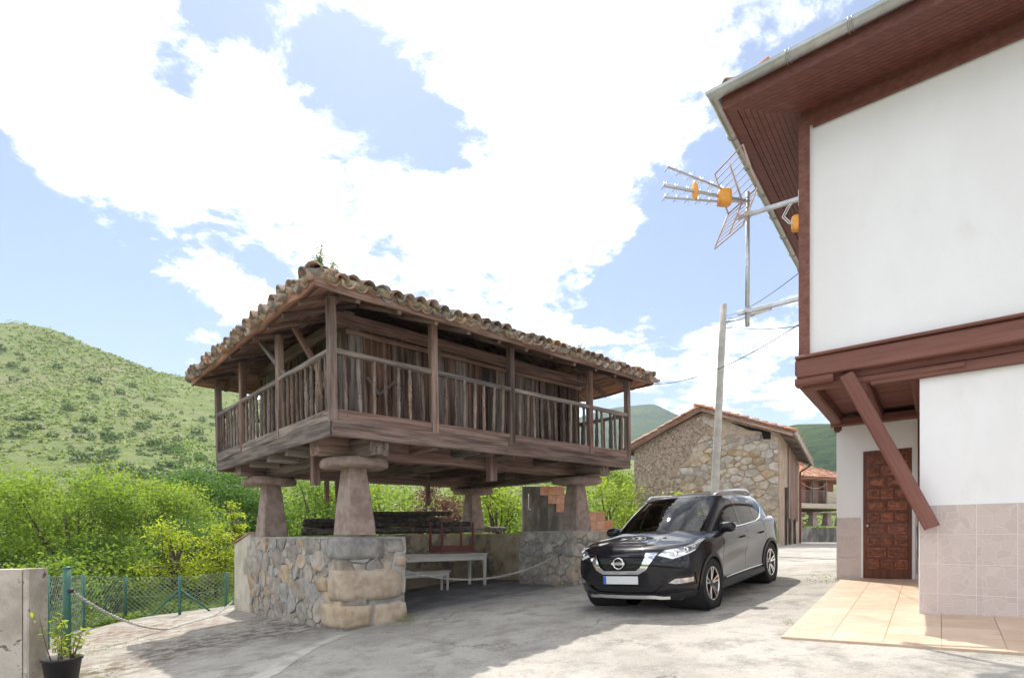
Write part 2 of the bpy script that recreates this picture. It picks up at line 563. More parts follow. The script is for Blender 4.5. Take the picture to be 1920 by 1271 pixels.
def concrete_mat():
    m = bpy.data.materials.new('yard concrete')
    m.use_nodes = True
    nt = m.node_tree
    N, L = nt.nodes.new, nt.links.new
    p = nt.nodes['Principled BSDF']
    p.inputs['Roughness'].default_value = .92
    p.inputs['Specular IOR Level'].default_value = .2
    tc = N('ShaderNodeTexCoord')

    def noise(s, d=8, r=.62, dist=0.0, st=(1, 1, 1)):
        mp = N('ShaderNodeMapping'); mp.inputs['Scale'].default_value = st; L(tc.outputs['Object'], mp.inputs[0])
        n = N('ShaderNodeTexNoise'); n.inputs['Scale'].default_value = s; n.inputs['Detail'].default_value = d
        n.inputs['Roughness'].default_value = r; n.inputs['Distortion'].default_value = dist
        L(mp.outputs[0], n.inputs['Vector']); return n

    def rmp(f, a, b):
        x = N('ShaderNodeMapRange'); x.inputs[1].default_value = a; x.inputs[2].default_value = b; x.interpolation_type = 'SMOOTHSTEP'
        L(f, x.inputs[0]); return x.outputs[0]

    def mx(f, a, b, blend='MIX'):
        x = N('ShaderNodeMix'); x.data_type = 'RGBA'; x.blend_type = blend; L(f, x.inputs[0])
        for i, q in ((6, a), (7, b)):
            if isinstance(q, tuple): x.inputs[i].default_value = (*q, 1)
            else: L(q, x.inputs[i])
        return x.outputs[2]
    c = mx(rmp(noise(.55).outputs[0], .35, .65), (.33, .305, .27), (.46, .43, .385))
    c = mx(rmp(noise(2.6, 9, .7).outputs[0], .44, .66), c, (.255, .235, .21))
    c = mx(rmp(noise(55, 5, .8).outputs[0], .50, .66), c, (.48, .45, .405))
    c = mx(rmp(noise(30, 5, .8).outputs[0], .56, .68), c, (.19, .17, .15))
    # brown leaf dirt that has washed up against the granary wall and the fence side
    geo = N('ShaderNodeNewGeometry')
    sp = N('ShaderNodeSeparateXYZ'); L(geo.outputs['Position'], sp.inputs[0])

    def blob(cx, cy, r):
        v = N('ShaderNodeVectorMath'); v.operation = 'DISTANCE'
        cb = N('ShaderNodeCombineXYZ'); L(sp.outputs[0], cb.inputs[0]); L(sp.outputs[1], cb.inputs[1])
        L(cb.outputs[0], v.inputs[0]); v.inputs[1].default_value = (cx, cy, 0)
        return rmp(v.outputs['Value'], r, 0)
    dn = noise(5, 9, .75)
    for cx, cy, r, colr in ((-6.5, 9.0, 4.2, (.25, .21, .17)), (-3.7, 9.3, 1.5, (.075, .055, .045)), (-4.9, 8.4, 1.5, (.10, .08, .065)), (-5.3, 7.0, 1.2, (.13, .085, .055)), (-7.2, 10.6, 2.4, (.17, .115, .075)), (-4.4, 10.7, 1.1, (.09, .06, .045))):
        mm = N('ShaderNodeMath'); mm.operation = 'MULTIPLY'
        L(blob(cx, cy, r), mm.inputs[0]); L(rmp(dn.outputs[0], .40, .62), mm.inputs[1])
        c = mx(mm.outputs[0], c, colr)
    # darker grey round patch beneath the granary
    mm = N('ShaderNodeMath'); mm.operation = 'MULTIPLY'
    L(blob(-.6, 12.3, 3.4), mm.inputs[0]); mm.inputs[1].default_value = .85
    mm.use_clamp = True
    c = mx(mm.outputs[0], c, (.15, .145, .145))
    # cracks
    vo = N('ShaderNodeTexVoronoi'); vo.feature = 'DISTANCE_TO_EDGE'; vo.inputs['Scale'].default_value = .42
    wob = noise(1.7, 6, .7)
    av = N('ShaderNodeVectorMath'); av.operation = 'ADD'; L(tc.outputs['Object'], av.inputs[0])
    sc2 = N('ShaderNodeVectorMath'); sc2.operation = 'SCALE'; sc2.inputs['Scale'].default_value = .9; L(wob.outputs['Color'], sc2.inputs[0])
    L(sc2.outputs[0], av.inputs[1]); L(av.outputs[0], vo.inputs['Vector'])
    crk = rmp(vo.outputs['Distance'], .007, .001)
    cm = N('ShaderNodeMath'); cm.operation = 'MULTIPLY'; L(crk, cm.inputs[0]); L(rmp(noise(.7, 3).outputs[0], .47, .6), cm.inputs[1])
    c = mx(cm.outputs[0], c, (.13, .12, .105))
    L(c, p.inputs['Base Color'])
    b = N('ShaderNodeBump'); b.inputs['Strength'].default_value = .8; b.inputs['Distance'].default_value = .02
    L(noise(26, 8, .75).outputs[0], b.inputs['Height'])
    b2 = N('ShaderNodeBump'); b2.inputs['Strength'].default_value = .7; b2.inputs['Distance'].default_value = .05
    L(noise(2.2, 6, .6).outputs[0], b2.inputs['Height']); L(b2.outputs[0], b.inputs['Normal'])
    L(b.outputs[0], p.inputs['Normal'])
    return m


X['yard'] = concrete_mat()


def pavement():
    v, f = [], []
    ys = list(np.arange(-8, 18, .5)) + list(np.arange(18, 48.1, 1.5))
    n = 60
    for y in ys:
        x0 = float(edge_x(y)) + .06 * math.sin(y * 5) + .05 * math.sin(y * 11.3)
        for i in range(n + 1):
            t = i / n
            x = x0 + (40 - x0) * t ** 1.5
            v.append((x, y, gz(x, y)))
    for j in range(len(ys) - 1):
        for i in range(n):
            a = j * (n + 1) + i
            f.append((a, a + 1, a + n + 2, a + n + 1))
    obj('pavement', mesh('pavement', v, f, True), X['yard'], kind='structure')


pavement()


def fbm(x, y, seed, octs=5, s=1.0):
    rr = np.random.RandomState(seed)
    z = np.zeros_like(x)
    a = 1.0
    for k in range(octs):
        for q in range(3):
            th, ph, w = rr.uniform(0, 6.28), rr.uniform(0, 6.28), s * 2 ** k * rr.uniform(.7, 1.3)
            z += a * np.sin((x * math.cos(th) + y * math.sin(th)) * w + ph)
        a *= .5
    return z / 3


HILL_PX = [-900, -300, 0, 50, 110, 170, 250, 310, 360, 420, 520, 640, 800, 1000, 1200, 1500]
HILL_PY = [700, 640, 601, 597, 607, 636, 668, 690, 697, 712, 745, 775, 800, 830, 850, 870]
HY = 260.0
_hx = [(p - 960) * HY / 1041 for p in HILL_PX]
_hz = [(1010 - q) * HY / 1041 for q in HILL_PY]


def hill_z(x, y):
    t = np.clip((y - 46 - .02 * x) / (HY - 46), 0, 1.35)
    f = np.where(t < 1, t ** 1.22, 1 - .9 * (t - 1))
    # radial rows: the ridge profile is a real ridge 260 m away running across the valley side
    z = np.interp(x, _hx, _hz) * f
    z = z + fbm(x, y, 3, 5, .045) * 2.2 * np.clip(t * 3, 0, 1) * np.clip(1.25 - t, .22, 1)
    return z + CAMZ - 3.4


grid_mesh('hill', np.linspace(-420, 130, 180), np.linspace(42, 330, 130), hill_z, X['hill_grass'])


def ridge(name, pts, dist, front, back, seed, rough, mat, nx=150, ny=60):
    xs_ = [(p - 960) * dist / 1041 for p, q in pts]
    zs_ = [(1010 - q) * dist / 1041 for p, q in pts]

    def fz(x, y):
        t = (y - dist) / np.where(y < dist, front, back)
        f = np.clip(1 - np.abs(t) ** 1.15, 0, 1)
        spur = fbm(x, y, seed, 6, 3.2 / front)
        return np.interp(x, xs_, zs_) * f + rough * spur * np.clip(np.abs(t) * 2.2 + .12, 0, 1) * f - 6
    grid_mesh(name, np.linspace(xs_[0], xs_[-1], nx), np.linspace(dist - front, dist + back, ny), fz, mat)


ridge('mountain', [(500, 985), (800, 900), (1000, 800), (1100, 770), (1150, 757), (1195, 752), (1222, 750), (1245, 762), (1275, 780), (1330, 815), (1420, 850), (1560, 905), (1800, 990)], 1500, 900, 600, 11, 26, X['forest'])
ridge('mountain', [(1050, 1000), (1250, 900), (1400, 815), (1450, 790), (1490, 781), (1530, 780), (1570, 786), (1640, 800), (1800, 800), (2000, 820), (2400, 950)], 560, 400, 250, 5, 9, X['forest'])


# cement strip across the yard in front of the granary
def strip():
    cl = [(-2.50, 8.28), (-2.70, 7.62), (-2.76, 6.9), (-2.74, 6.3), (-2.83, 5.72)]
    v, n_ = [], 44
    for k in range(n_ + 1):
        y = cl[0][1] + (cl[-1][1] - cl[0][1]) * k / n_
        x = float(np.interp(-y, [-c[1] for c in cl], [c[0] for c in cl]))
        w = .085 + .05 * k / n_
        for sgn in (-1, 1):
            xx = x + sgn * w + R.uniform(-.018, .018)
            v.append((xx, y, gz(xx, y) + .005))
    f = [(2 * i, 2 * i + 1, 2 * i + 3, 2 * i + 2) for i in range(n_)]
    f = [tuple(reversed(q)) for q in f]
    obj('path', mesh('path', v, f), X['asphalt_patch'], kind='structure')


strip()

# ------------------------------------------------------------------ masonry
def power_cells(w, h, rs, seed, aspect=1.45, avoid=None, tries=4000):
    """irregular rubble layout: big stones first, cells of a power diagram, clipped to the rectangle"""
    rr = random.Random(seed)
    pts = []
    for r in rs:
        for _ in range(tries // len(rs)):
            x, y = rr.uniform(0, w), rr.uniform(0, h)
            if avoid and any(a <= x <= c and b <= y <= d for a, b, c, d in avoid):
                continue
            ok = True
            for (qx, qy, qr) in pts:
                dx, dy = (x - qx) / aspect, y - qy
                if dx * dx + dy * dy < (r + qr) ** 2:
                    ok = False; break
            if ok:
                pts.append((x, y, r))
    cells = []
    for i, (x, y, r) in enumerate(pts):
        poly = [(0, 0), (w, 0), (w, h), (0, h)]
        near = sorted((q for j, q in enumerate(pts) if j != i), key=lambda q: ((q[0] - x) / aspect) ** 2 + (q[1] - y) ** 2)[:24]
        for (qx, qy, qr) in near:
            # |p-pi|^2 - ri^2 <= |p-pj|^2 - rj^2 in stretched space
            A = 2 * (qx - x) / aspect ** 2
            B = 2 * (qy - y)
            Cc = (qx ** 2 - x ** 2) / aspect ** 2 + qy ** 2 - y ** 2 - qr ** 2 + r ** 2
            out = []
            for k in range(len(poly)):
                p, q = poly[k], poly[(k + 1) % len(poly)]
                dp, dq = A * p[0] + B * p[1] - Cc, A * q[0] + B * q[1] - Cc
                if dp <= 0:
                    out.append(p)
                if dp * dq < 0:
                    t = dp / (dp - dq)
                    out.append((p[0] + (q[0] - p[0]) * t, p[1] + (q[1] - p[1]) * t))
            poly = out
            if len(poly) < 3:
                break
        if len(poly) >= 3:
            lim = 3.2 * r
            poly = [(x + max(-lim * aspect, min(lim * aspect, px - x)), y + max(-lim, min(lim, py - y))) for px, py in poly]
            cells.append((poly, r))
    return cells


def stone(name, poly, gap, proud, mat, parent, P, seed, depth=.05):
    """poly in wall (u,v); P(u,v,out) -> local position in parent"""
    rr = random.Random(seed)
    cx = sum(p[0] for p in poly) / len(poly); cy = sum(p[1] for p in poly) / len(poly)
    # chaikin
    q = []
    for k in range(len(poly)):
        a, b = poly[k], poly[(k + 1) % len(poly)]
        q.append((a[0] * .87 + b[0] * .13, a[1] * .87 + b[1] * .13)); q.append((a[0] * .13 + b[0] * .87, a[1] * .13 + b[1] * .87))
    # drop near-duplicate points
    qq = [q[0]]
    for p in q[1:]:
        if math.hypot(p[0] - qq[-1][0], p[1] - qq[-1][1]) > .012:
            qq.append(p)
    if len(qq) < 5:
        qq = q
    n = len(qq)
    ext = max(.02, sum(math.hypot(p[0] - cx, p[1] - cy) for p in qq) / n)
    k0 = max(.5, 1 - gap / ext)
    tiltu, tiltv = rr.uniform(-.18, .18), rr.uniform(-.18, .18)
    c0 = P(cx, cy, 0)
    v, f = [], []
    for (k, o) in ((k0, -depth), (k0, proud * .45), (k0 * .93, proud * .9), (k0 * .66, proud)):
        for (a, b) in qq:
            du, dv = (a - cx) * k, (b - cy) * k
            oo = o + ((tiltu * du + tiltv * dv) if o > 0 else 0) + (rr.uniform(-.12, .12) * proud if o > 0 else 0)
            v.append(P(cx + du + rr.uniform(-.05, .05) * ext, cy + dv + rr.uniform(-.05, .05) * ext, oo) - c0)
    for i in range(3):
        for k in range(n):
            a, c = i * n + k, i * n + (k + 1) % n
            f.append((a, c, c + n, a + n))
    f.append(tuple(range(3 * n, 4 * n)))
    me = mesh(name, v, f, False)
    return obj(name, me, mat, parent, Matrix.Translation(c0))


def block(name, lo, hi, mat, parent, seed, r=.06, jit=.018, n=5):
    """worn ashlar block: rounded, lumpy box"""
    rr = random.Random(seed)
    lo, hi = Vector(lo), Vector(hi)
    c, s = (lo + hi) / 2, (hi - lo) / 2
    bm = bmesh.new()
    bmesh.ops.create_cube(bm, size=2)
    bmesh.ops.subdivide_edges(bm, edges=bm.edges, cuts=n - 1, use_grid_fill=True)
    ph = [rr.uniform(0, 6) for _ in range(6)]
    for w in bm.verts:
        p = Vector((w.co.x * s.x, w.co.y * s.y, w.co.z * s.z))
        core = Vector((max(-s.x + r, min(s.x - r, p.x)), max(-s.y + r, min(s.y - r, p.y)), max(-s.z + r, min(s.z - r, p.z))))
        d = p - core
        if d.length > 1e-6:
            d = d.normalized() * min(d.length, r)
        off = jit * (math.sin(p.x * 9 + ph[0]) + math.sin(p.y * 8 + ph[1] + p.z * 5) + math.sin(p.z * 10 + ph[2])) * .5
        w.co = core + d * (1 + off / max(r, .01)) + Vector((rr.uniform(-jit, jit), rr.uniform(-jit, jit), rr.uniform(-jit, jit))) * .35
    me = bpy.data.meshes.new(name)
    bm.to_mesh(me); bm.free()
    me.polygons.foreach_set('use_smooth', [True] * len(me.polygons))
    return obj(name, me, mat, parent, Matrix.Translation(c))


def barrel(L=.42, r0=.095, r1=.075, n=7, th=.014, sag=1.0):
    """curved clay tile, convex up, along local X (x=0 lower end)"""
    v, f = [], []
    for x, r in ((0, r0), (L, r1)):
        for rad in (r, r - th):
            for k in range(n):
                t = math.pi * k / (n - 1)
                v.append((x, rad * math.cos(t), rad * math.sin(t) * sag))
    o0, i0, o1, i1 = 0, n, 2 * n, 3 * n
    for k in range(n - 1):
        f.append((o0 + k, o1 + k, o1 + k + 1, o0 + k + 1))
        f.append((i0 + k + 1, i1 + k + 1, i1 + k, i0 + k))
        f.append((o0 + k + 1, i0 + k + 1, i0 + k, o0 + k))
        f.append((o1 + k, i1 + k, i1 + k + 1, o1 + k + 1))
    f.append((o0, i0, i1, o1)); f.append((o0 + n - 1, o1 + n - 1, i1 + n - 1, i0 + n - 1))
    f = [tuple(reversed(q)) for q in f]
    return v, f


class Geo:
    """collects many small pieces into one mesh"""
    def __init__(s): s.v, s.f = [], []

    def add(s, v, f, m=None):
        k = len(s.v)
        s.v += [(m @ Vector(p)) if m is not None else Vector(p) for p in v]
        s.f += [tuple(i + k for i in q) for q in f]

    def build(s, name, mat, parent=None, kind=None, smooth=False):
        return obj(name, mesh(name, s.v, s.f, smooth), mat, parent, kind=kind)

# ------------------------------------------------------------------ the raised granary
GA = Vector((.738, .674, 0)).normalized()
GB = Vector((-GA.y, GA.x, 0))
GC = Vector((-2.44, 7.745, 0))
GZ = gz(-2.44, 7.745)
ZO = CAMZ - GZ           # local z = height relative to the camera + ZO


def glocal(t, s, zrel=None):
    p = GC + GA * t + GB * s
    return Vector((p.x, p.y, gz(p.x, p.y) if zrel is None else zrel + CAMZ))


TT, SS = 6.84, 5.52       # gallery size
granary = thing('raised_granary', 'old dark timber granary with balustraded gallery and tiled roof on four stone pillars', 'granary',
                mw=frame((GC.x, GC.y, GZ), (GA.x, GA.y, .019)))
Zf = 1.76 + ZO            # gallery floor
Zr = 2.64 + ZO            # handrail top
Ze = 3.24 + ZO            # eave underside
pil = [(.74, .89, .05), (.74, 4.63, .03), (6.11, .89, .05), (6.11, 4.63, .08)]


def pillar(t, s, zb):
    zb += ZO
    zt = 1.105 + ZO
    v, f = [], []
    prof = [(0, .245), (.12, .24), (.5, .2), (.8, .17), (1, .148)]
    n = 8
    for k, (q, r) in enumerate(prof):
        c = r * .13
        for (x, y) in ((-r + c, -r), (r - c, -r), (r, -r + c), (r, r - c), (r - c, r), (-r + c, r), (-r, r - c), (-r, -r + c)):
            v.append((x * 1.03 + R.uniform(-.004, .004), y * 1.03 + R.uniform(-.004, .004), zb + (zt - zb) * q))
    for i in range(len(prof) - 1):
        for k in range(n):
            a, c = i * n + k, i * n + (k + 1) % n
            f.append((a, c, c + n, a + n))
    f.append(tuple(reversed(range(n)))); f.append(tuple(range((len(prof) - 1) * n, len(prof) * n)))
    obj('pillar', mesh('pillar', v, f), X['stone_pillar'], granary, Matrix.Translation((t, s, 0)))
    # broad cap slab
    n = 22
    v, f = [], []
    ph = R.uniform(0, 6)
    rim = []
    for k in range(n):
        a = 2 * math.pi * k / n
        sq = 1 / max(abs(math.cos(a)), abs(math.sin(a))) ** .45
        rim.append((.50 * sq * (1 + .05 * math.sin(3 * a + ph) + .03 * math.sin(5 * a + 2 * ph) + R.uniform(-.015, .015)), a))
    for (kk, z) in ((.90, .0), (.98, .02), (1, .07), (.99, .12), (.94, .15)):
        for r, a in rim:
            v.append((r * kk * math.cos(a), r * kk * math.sin(a), z + .012 * math.sin(2 * a + ph) + R.uniform(-.005, .005)))
    for i in range(4):
        for k in range(n):
            a, c = i * n + k, i * n + (k + 1) % n
            f.append((a, c, c + n, a + n))
    f.append(tuple(reversed(range(n)))); f.append(tuple(range(4 * n, 5 * n)))
    obj('cap_stone', mesh('cap_stone', v, f, True), X['stone_pillar'], granary, Matrix.Translation((t, s, zt - .005)))


for p in pil:
    pillar(*p)

Zb0, Zb1 = 1.25 + ZO, 1.62 + ZO


def gbeam(name, p0, p1, w, h, mat, **k):
    return beam(name, p0, p1, w, h, X[mat], granary, **k)


zm = (Zb0 + Zb1) / 2
for s in (.89, 4.63):      # sills along the long side
    gbeam('sill_beam', (.1, s, zm + .02), (6.75, s, zm + .02), .30, .36, 'wood_red', segs=8, jit=.012, b=.03)
for t in (.74, 6.11):      # sills across, ends jutting towards the gallery edge
    gbeam('sill_beam', (t, .06, zm - .05), (t, 5.46, zm - .05), .32, .30, 'wood_dark', segs=6, jit=.012, b=.03)
for t in (1.75, 2.9, 3.45, 4.7):   # joists
    gbeam('joist', (t, .02, zm + .06), (t, 5.5, zm + .06), .15, .19, 'wood_dark', segs=4, jit=.01, b=.02)
for s in (1.9, 2.8, 3.7):
    gbeam('joist', (.06, s, zm + .03), (1.2, s, zm + .03), .17, .2, 'wood_grey', segs=2, jit=.012, b=.02)
    gbeam('joist', (5.7, s, zm + .03), (6.78, s, zm + .03), .17, .2, 'wood_dark', segs=2, jit=.012, b=.02)
# short hanging posts
for (t, s, a, b, w) in ((.42, 1.62, .88, 1.45, .13), (3.4, .62, 1.02, 1.55, .16), (4.5, 4.4, .75, 1.3, .09), (1.9, 4.5, .78, 1.25, .09), (2.15, 4.5, .76, 1.25, .09)):
    gbeam('hanging_post', (t, s, a + ZO), (t, s, b + ZO), w, w, 'wood_red', up=(1, 0, 0), b=.012, segs=2, jit=.005)
gbeam('joist', (2.62, .05, zm + .07), (2.62, 1.5, zm + .07), .16, .2, 'wood_grey', segs=2, jit=.008, b=.04)
# floor boards under the gallery and the room
n = 24
for i in range(n):
    s0 = SS * i / n
    gbeam('floor_board', (0.03, s0 + SS / n / 2, Zf - .05), (TT - .03, s0 + SS / n / 2, Zf - .05 + R.uniform(-.006, .006)), SS / n - .012, .035, 'wood_dark')
# fascia: deep lower board, reddish upper trim
zl, zu = 1.55 + ZO, 1.735 + ZO
for (p, q, up) in (((-.03, -.03), (TT + .03, -.03), 0), ((-.03, SS + .03), (TT + .03, SS + .03), 0)):
    cut = [0, .47, 1] if p[1] < 0 else [0, 1]
    for a, b in zip(cut[:-1], cut[1:]):
        x0, x1 = p[0] + (q[0] - p[0]) * a, p[0] + (q[0] - p[0]) * b
        gbeam('fascia_board', (x0 + .004, p[1], zl - .01), (x1 - .004, q[1], zl - .01), .06, .24, 'wood_dark', segs=6, jit=.006, b=.012)
    segs_ = [0, 1.62, 3.3, 5.5, TT]
    for a, b in zip(segs_[:-1], segs_[1:]):
        gbeam('trim_board', (a + .06, p[1] + .02, zu), (b - .005, p[1] + .02, zu), .045, .15, 'wood_red', segs=3, jit=.004, b=.01)
for x in (-.03, TT + .03):
    gbeam('fascia_board', (x, .0, zl - .01), (x, SS, zl - .01), .06, .23, 'wood_grey', segs=6, jit=.012, b=.012)
    for a, b in ((.05, 1.9), (1.92, 3.85), (3.87, SS - .02)):
        gbeam('trim_board', (x, a, zu - .01), (x, b, zu - .01), .05, .15, 'wood_grey', segs=4, jit=.008, b=.01)

# gallery posts, handrails, balusters
tp = [0.0, 1.69, 3.35, 5.55, TT]
sp = [0.0, 1.96, 3.88, SS]


def ppost(t, s):
    gbeam('post', (t, s, Zf - .14), (t, s, Ze + .10), .115, .115, 'wood_dark', up=(1, 0, 0), b=.012, segs=3, jit=.004)


for t in tp:
    for s in (0, SS):
        ppost(t, s)
for s in sp[1:-1]:
    for t in (0, TT):
        ppost(t, s)


def rail(p, q, mat):
    gbeam('handrail', (*p, Zr - .035), (*q, Zr - .035), .085, .075, mat, segs=4, jit=.006, b=.014)


for s in (0, SS):
    for a, b in zip(tp[:-1], tp[1:]):
        rail((a + .04, s - (.012 if s == 0 else -.012)), (b + .04, s - (.012 if s == 0 else -.012)), 'wood_grey')
for t in (0, TT):
    for a, b in zip(sp[:-1], sp[1:]):
        rail((t - .012, a + .04), (t - .012, b + .04), 'wood_grey')


def baluster_mesh(seed):
    rr = random.Random(seed)
    h = Zr - Zf + .02
    prof = [(0, .026), (.06, .026), (.07, .018), (.12, .019), (.2, .024), (.30, .027), (.34, .020), (.37, .029), (.40, .020), (.47, .026), (.55, .027),
            (.60, .020), (.63, .029), (.66, .020), (.74, .026), (.84, .022), (.92, .018), (.94, .025), (1, .025)]
    v, f = [], []
    n = 8
    for q, r in prof:
        r *= rr.uniform(.9, 1.1) * 1.22
        for k in range(n):
            a = 2 * math.pi * k / n
            v.append((r * math.cos(a), r * math.sin(a), q * h))
    for i in range(len(prof) - 1):
        for k in range(n):
            a, c = i * n + k, i * n + (k + 1) % n
            f.append((a, c, c + n, a + n))
    me = mesh('baluster', v, f, True)
    return me


BM = [baluster_mesh(i) for i in range(4)]
BW = M('turned wood', (.11, .08, .065), (.25, .19, .155), .9, 5, bump=.4, bscale=14, stretch=(5, 5, .6), rnd=.4, hue=.3, c3=(.06, .04, .033), s3=2.2)
for me in BM:
    me.materials.append(BW)


def balusters(fix, posts, along_t, gap):
    for a, b in zip(posts[:-1], posts[1:]):
        n = max(2, round((b - a) / gap))
        for i in range(1, n):
            u = a + (b - a) * i / n + R.uniform(-.02, .02)
            p = (u, fix, Zf - .06) if along_t else (fix, u, Zf - .06)
            m = Matrix.Translation(p) @ Matrix.Rotation(R.uniform(-.03, .03), 4, 'X') @ Matrix.Rotation(R.uniform(-.03, .03), 4, 'Y') @ Matrix.Rotation(R.uniform(0, 6), 4, 'Z')
            obj('baluster', R.choice(BM), None, granary, m)


balusters(0, tp, True, .205)
balusters(0, sp, False, .185)
balusters(SS, tp, True, .22)
balusters(TT, sp, False, .21)

# store room walls of upright planks
r0t, r1t, r0s, r1s = .62, 6.08, .78, 4.75
Zw = 3.27 + ZO


def plank_wall(p, q, nrm, seed):
    rr = random.Random(seed)
    L = math.hypot(q[0] - p[0], q[1] - p[1])
    d = ((q[0] - p[0]) / L, (q[1] - p[1]) / L)
    u = 0
    while u < L - .02:
        w = min(rr.choice((.17, .24, .3, .36, .27)), L - u)
        if L - u - w < .1:
            w = L - u
        c = u + w / 2
        off = rr.choice((0, .0, .018, -.03, .03, -.045))
        x, y = p[0] + d[0] * c + nrm[0] * off, p[1] + d[1] * c + nrm[1] * off
        gbeam('wall_plank', (x, y, Zf - .03), (x, y, Zw + .03), w - .008, .05, 'wood_plank' if rr.random() < .78 else 'wood_grey', up=(nrm[0], nrm[1], 0), segs=2, jit=.003, b=.006)
        u += w


plank_wall((r0t, r0s), (r1t, r0s), (0, -1), 1)
plank_wall((r0t, r0s), (r0t, r1s), (-1, 0), 2)
plank_wall((r0t, r1s), (r1t, r1s), (0, 1), 3)
plank_wall((r1t, r0s), (r1t, r1s), (1, 0), 4)
box('room_lining', (r0t + .07, r0s + .07, Zf - .02), (r1t - .07, r1s - .07, Zw), X['wood_dark'], granary)
for s in (r0s, r1s):
    gbeam('wall_plate', (r0t - .25, s, Zw + .13), (r1t + .25, s, Zw + .10), .20, .20, 'wood_red', segs=8, jit=.014, b=.03)
for t in (r0t, r1t):
    gbeam('wall_plate', (t, r0s - .1, Zw + .13), (t, r1s + .1, Zw + .13), .20, .2, 'wood_dark', segs=6, jit=.014, b=.03)
for s in (r0s + .02,):
    gbeam('ledge_board', (r0t - .05, s - .075, Zw - .06), (r1t + .05, s - .075, Zw - .06), .05, .07, 'wood_red', segs=6, jit=.006)
# leaning props on the left gallery and a diagonal cross on the front wall
gbeam('prop', (.06, 1.75, Zr - .05), (-.1, 2.55, Ze + .12), .07, .07, 'wood_grey', up=(1, 0, 0), segs=2, jit=.006)
gbeam('prop', (.45, 1.15, Zr - .25), (.1, 1.55, Ze + .15), .08, .08, 'wood_red', up=(1, 0, 0), segs=2, jit=.006)
gbeam('brace', (1.12, .73, Zf + .55), (1.42, .73, Zf + .82), .045, .03, 'wood_grey', up=(0, 1, 0))
gbeam('brace', (1.13, .725, Zf + .55), (.92, .725, Zf + .80), .045, .03, 'wood_grey', up=(0, 1, 0))

# roof: four slopes, open boarded underside, barrel tiles
OV = .40
T0, T1, S0, S1 = -OV, TT + OV, -OV, SS + OV
PIT = math.radians(21.5)
half = (S1 - S0) / 2
roof = obj('roof', mesh('roof', [
    (T0, S0, Ze + .075), (T1, S0, Ze + .075), (T1, S1, Ze + .075), (T0, S1, Ze + .075),
    (T0 + half, S0 + half, Ze + .075 + half * math.tan(PIT)), (T1 - half, S0 + half, Ze + .075 + half * math.tan(PIT))],
    [(0, 1, 5, 4), (1, 2, 5), (2, 3, 4, 5), (3, 0, 4)]), X['wood_dark'], granary)
SL = [((T0, S0), (1, 0), (0, 1), T1 - T0), ((T1, S0), (0, 1), (-1, 0), S1 - S0), ((T1, S1), (-1, 0), (0, -1), T1 - T0), ((T0, S1), (0, -1), (1, 0), S1 - S0)]
cp, spn = math.cos(PIT), math.sin(PIT)
tv, tf = barrel(.44, .10, .082)
TM = []
for k in range(3):
    vv = [(x, y * (1 + .06 * k - .05), z * (1 + .08 * k - .06) + .01 * math.sin(x * 7 + k)) for x, y, z in tv]
    me = mesh('roof_tile', vv, tf, True); me.materials.append(X['tile_old']); TM.append(me)
rest = Geo()
for si, (o, e, inn, L) in enumerate(SL):
    vs_ = Vector((inn[0] * cp, inn[1] * cp, spn))
    e3 = Vector((*e, 0))
    nn = e3.cross(vs_)
    o3 = Vector((*o, Ze + .075))
    # boards under the tiles, parallel to the eave
    nb = 9
    for k in range(nb):
        va, vb = .155 * k, .155 * k + .148
        a, b = va * cp + .02, L - va * cp - .02
        mid = o3 + vs_ * ((va + vb) / 2) - nn * .025
        beam('roof_board', mid + e3 * a, mid + e3 * b, .145, .022, X['soffit_old'], granary, up=nn, segs=5, jit=.004, share=False)
    nr = int(L / .62)
    for k in range(1, nr):
        u = L * k / nr
        dep = min(u, L - u, 1.5)
        pa, pb = o3 + e3 * u + vs_ * .02 - nn * .075, o3 + e3 * u + vs_ * dep - nn * .075
        if dep > .25:
            beam('rafter', pa, pb, .07, .075, X['wood_dark'], granary, up=nn, segs=2, jit=.006)
    # eave board and bedding
    beam('eave_board', o3 + e3 * .0 + nn * .01, o3 + e3 * L + nn * .01, .05, .13, X['wood_red'] if si in (0, 1) else X['soffit_old'], granary, segs=16, jit=.014, share=False, b=.012)
    bed = beam('mortar_bed', o3 + e3 * .05 + nn * .075 + vs_ * .05, o3 + e3 * (L - .05) + nn * .075 + vs_ * .05, .15, .10, X['moss'], granary, segs=60, jit=.028, share=False, b=.03)
    ncol = int(L / .205)
    for c in range(ncol):
        u = (c + .5) * L / ncol
        vmax = (min(u, L - u)) / cp - .04
        rows = max(1, int((min(vmax, half / cp) + .1) / .36) + 1)
        for rw in range(rows):
            v0 = -.07 + .36 * rw
            if v0 + .25 > vmax + .15 and rw > 0:
                continue
            for cover in (True, False):
                uu = u if cover else u + L / ncol / 2
                h = .100 if cover else .112
                jit = R.uniform(-.022, .022)
                pos = o3 + e3 * (uu + R.uniform(-.018, .018)) + vs_ * (v0 + jit + (0 if cover else -.02)) + nn * (h + .012 * rw * 0 + R.uniform(-.006, .012))
                rag = 2.2 if si == 3 else 1.2
                m = frame(pos + nn * R.uniform(-.01, .02) * rag + vs_ * R.uniform(-.03, .03) * rag, vs_ + e3 * R.uniform(-.07, .07) * rag - nn * R.uniform(.02, .09) * rag, nn + e3 * R.uniform(-.12, .12) * rag)
                if not cover:
                    m = m @ Matrix.Rotation(math.pi, 4, 'X')
                near = si in (0, 3)
                if near and ((cover and rw < 2) or (not cover and rw == 0)):
                    obj('roof_tile', R.choice(TM), None, roof, m)
                else:
                    rest.add(tv, tf, m)
rest.build('roof_tiles', X['tile_old'], roof, kind='stuff', smooth=True)
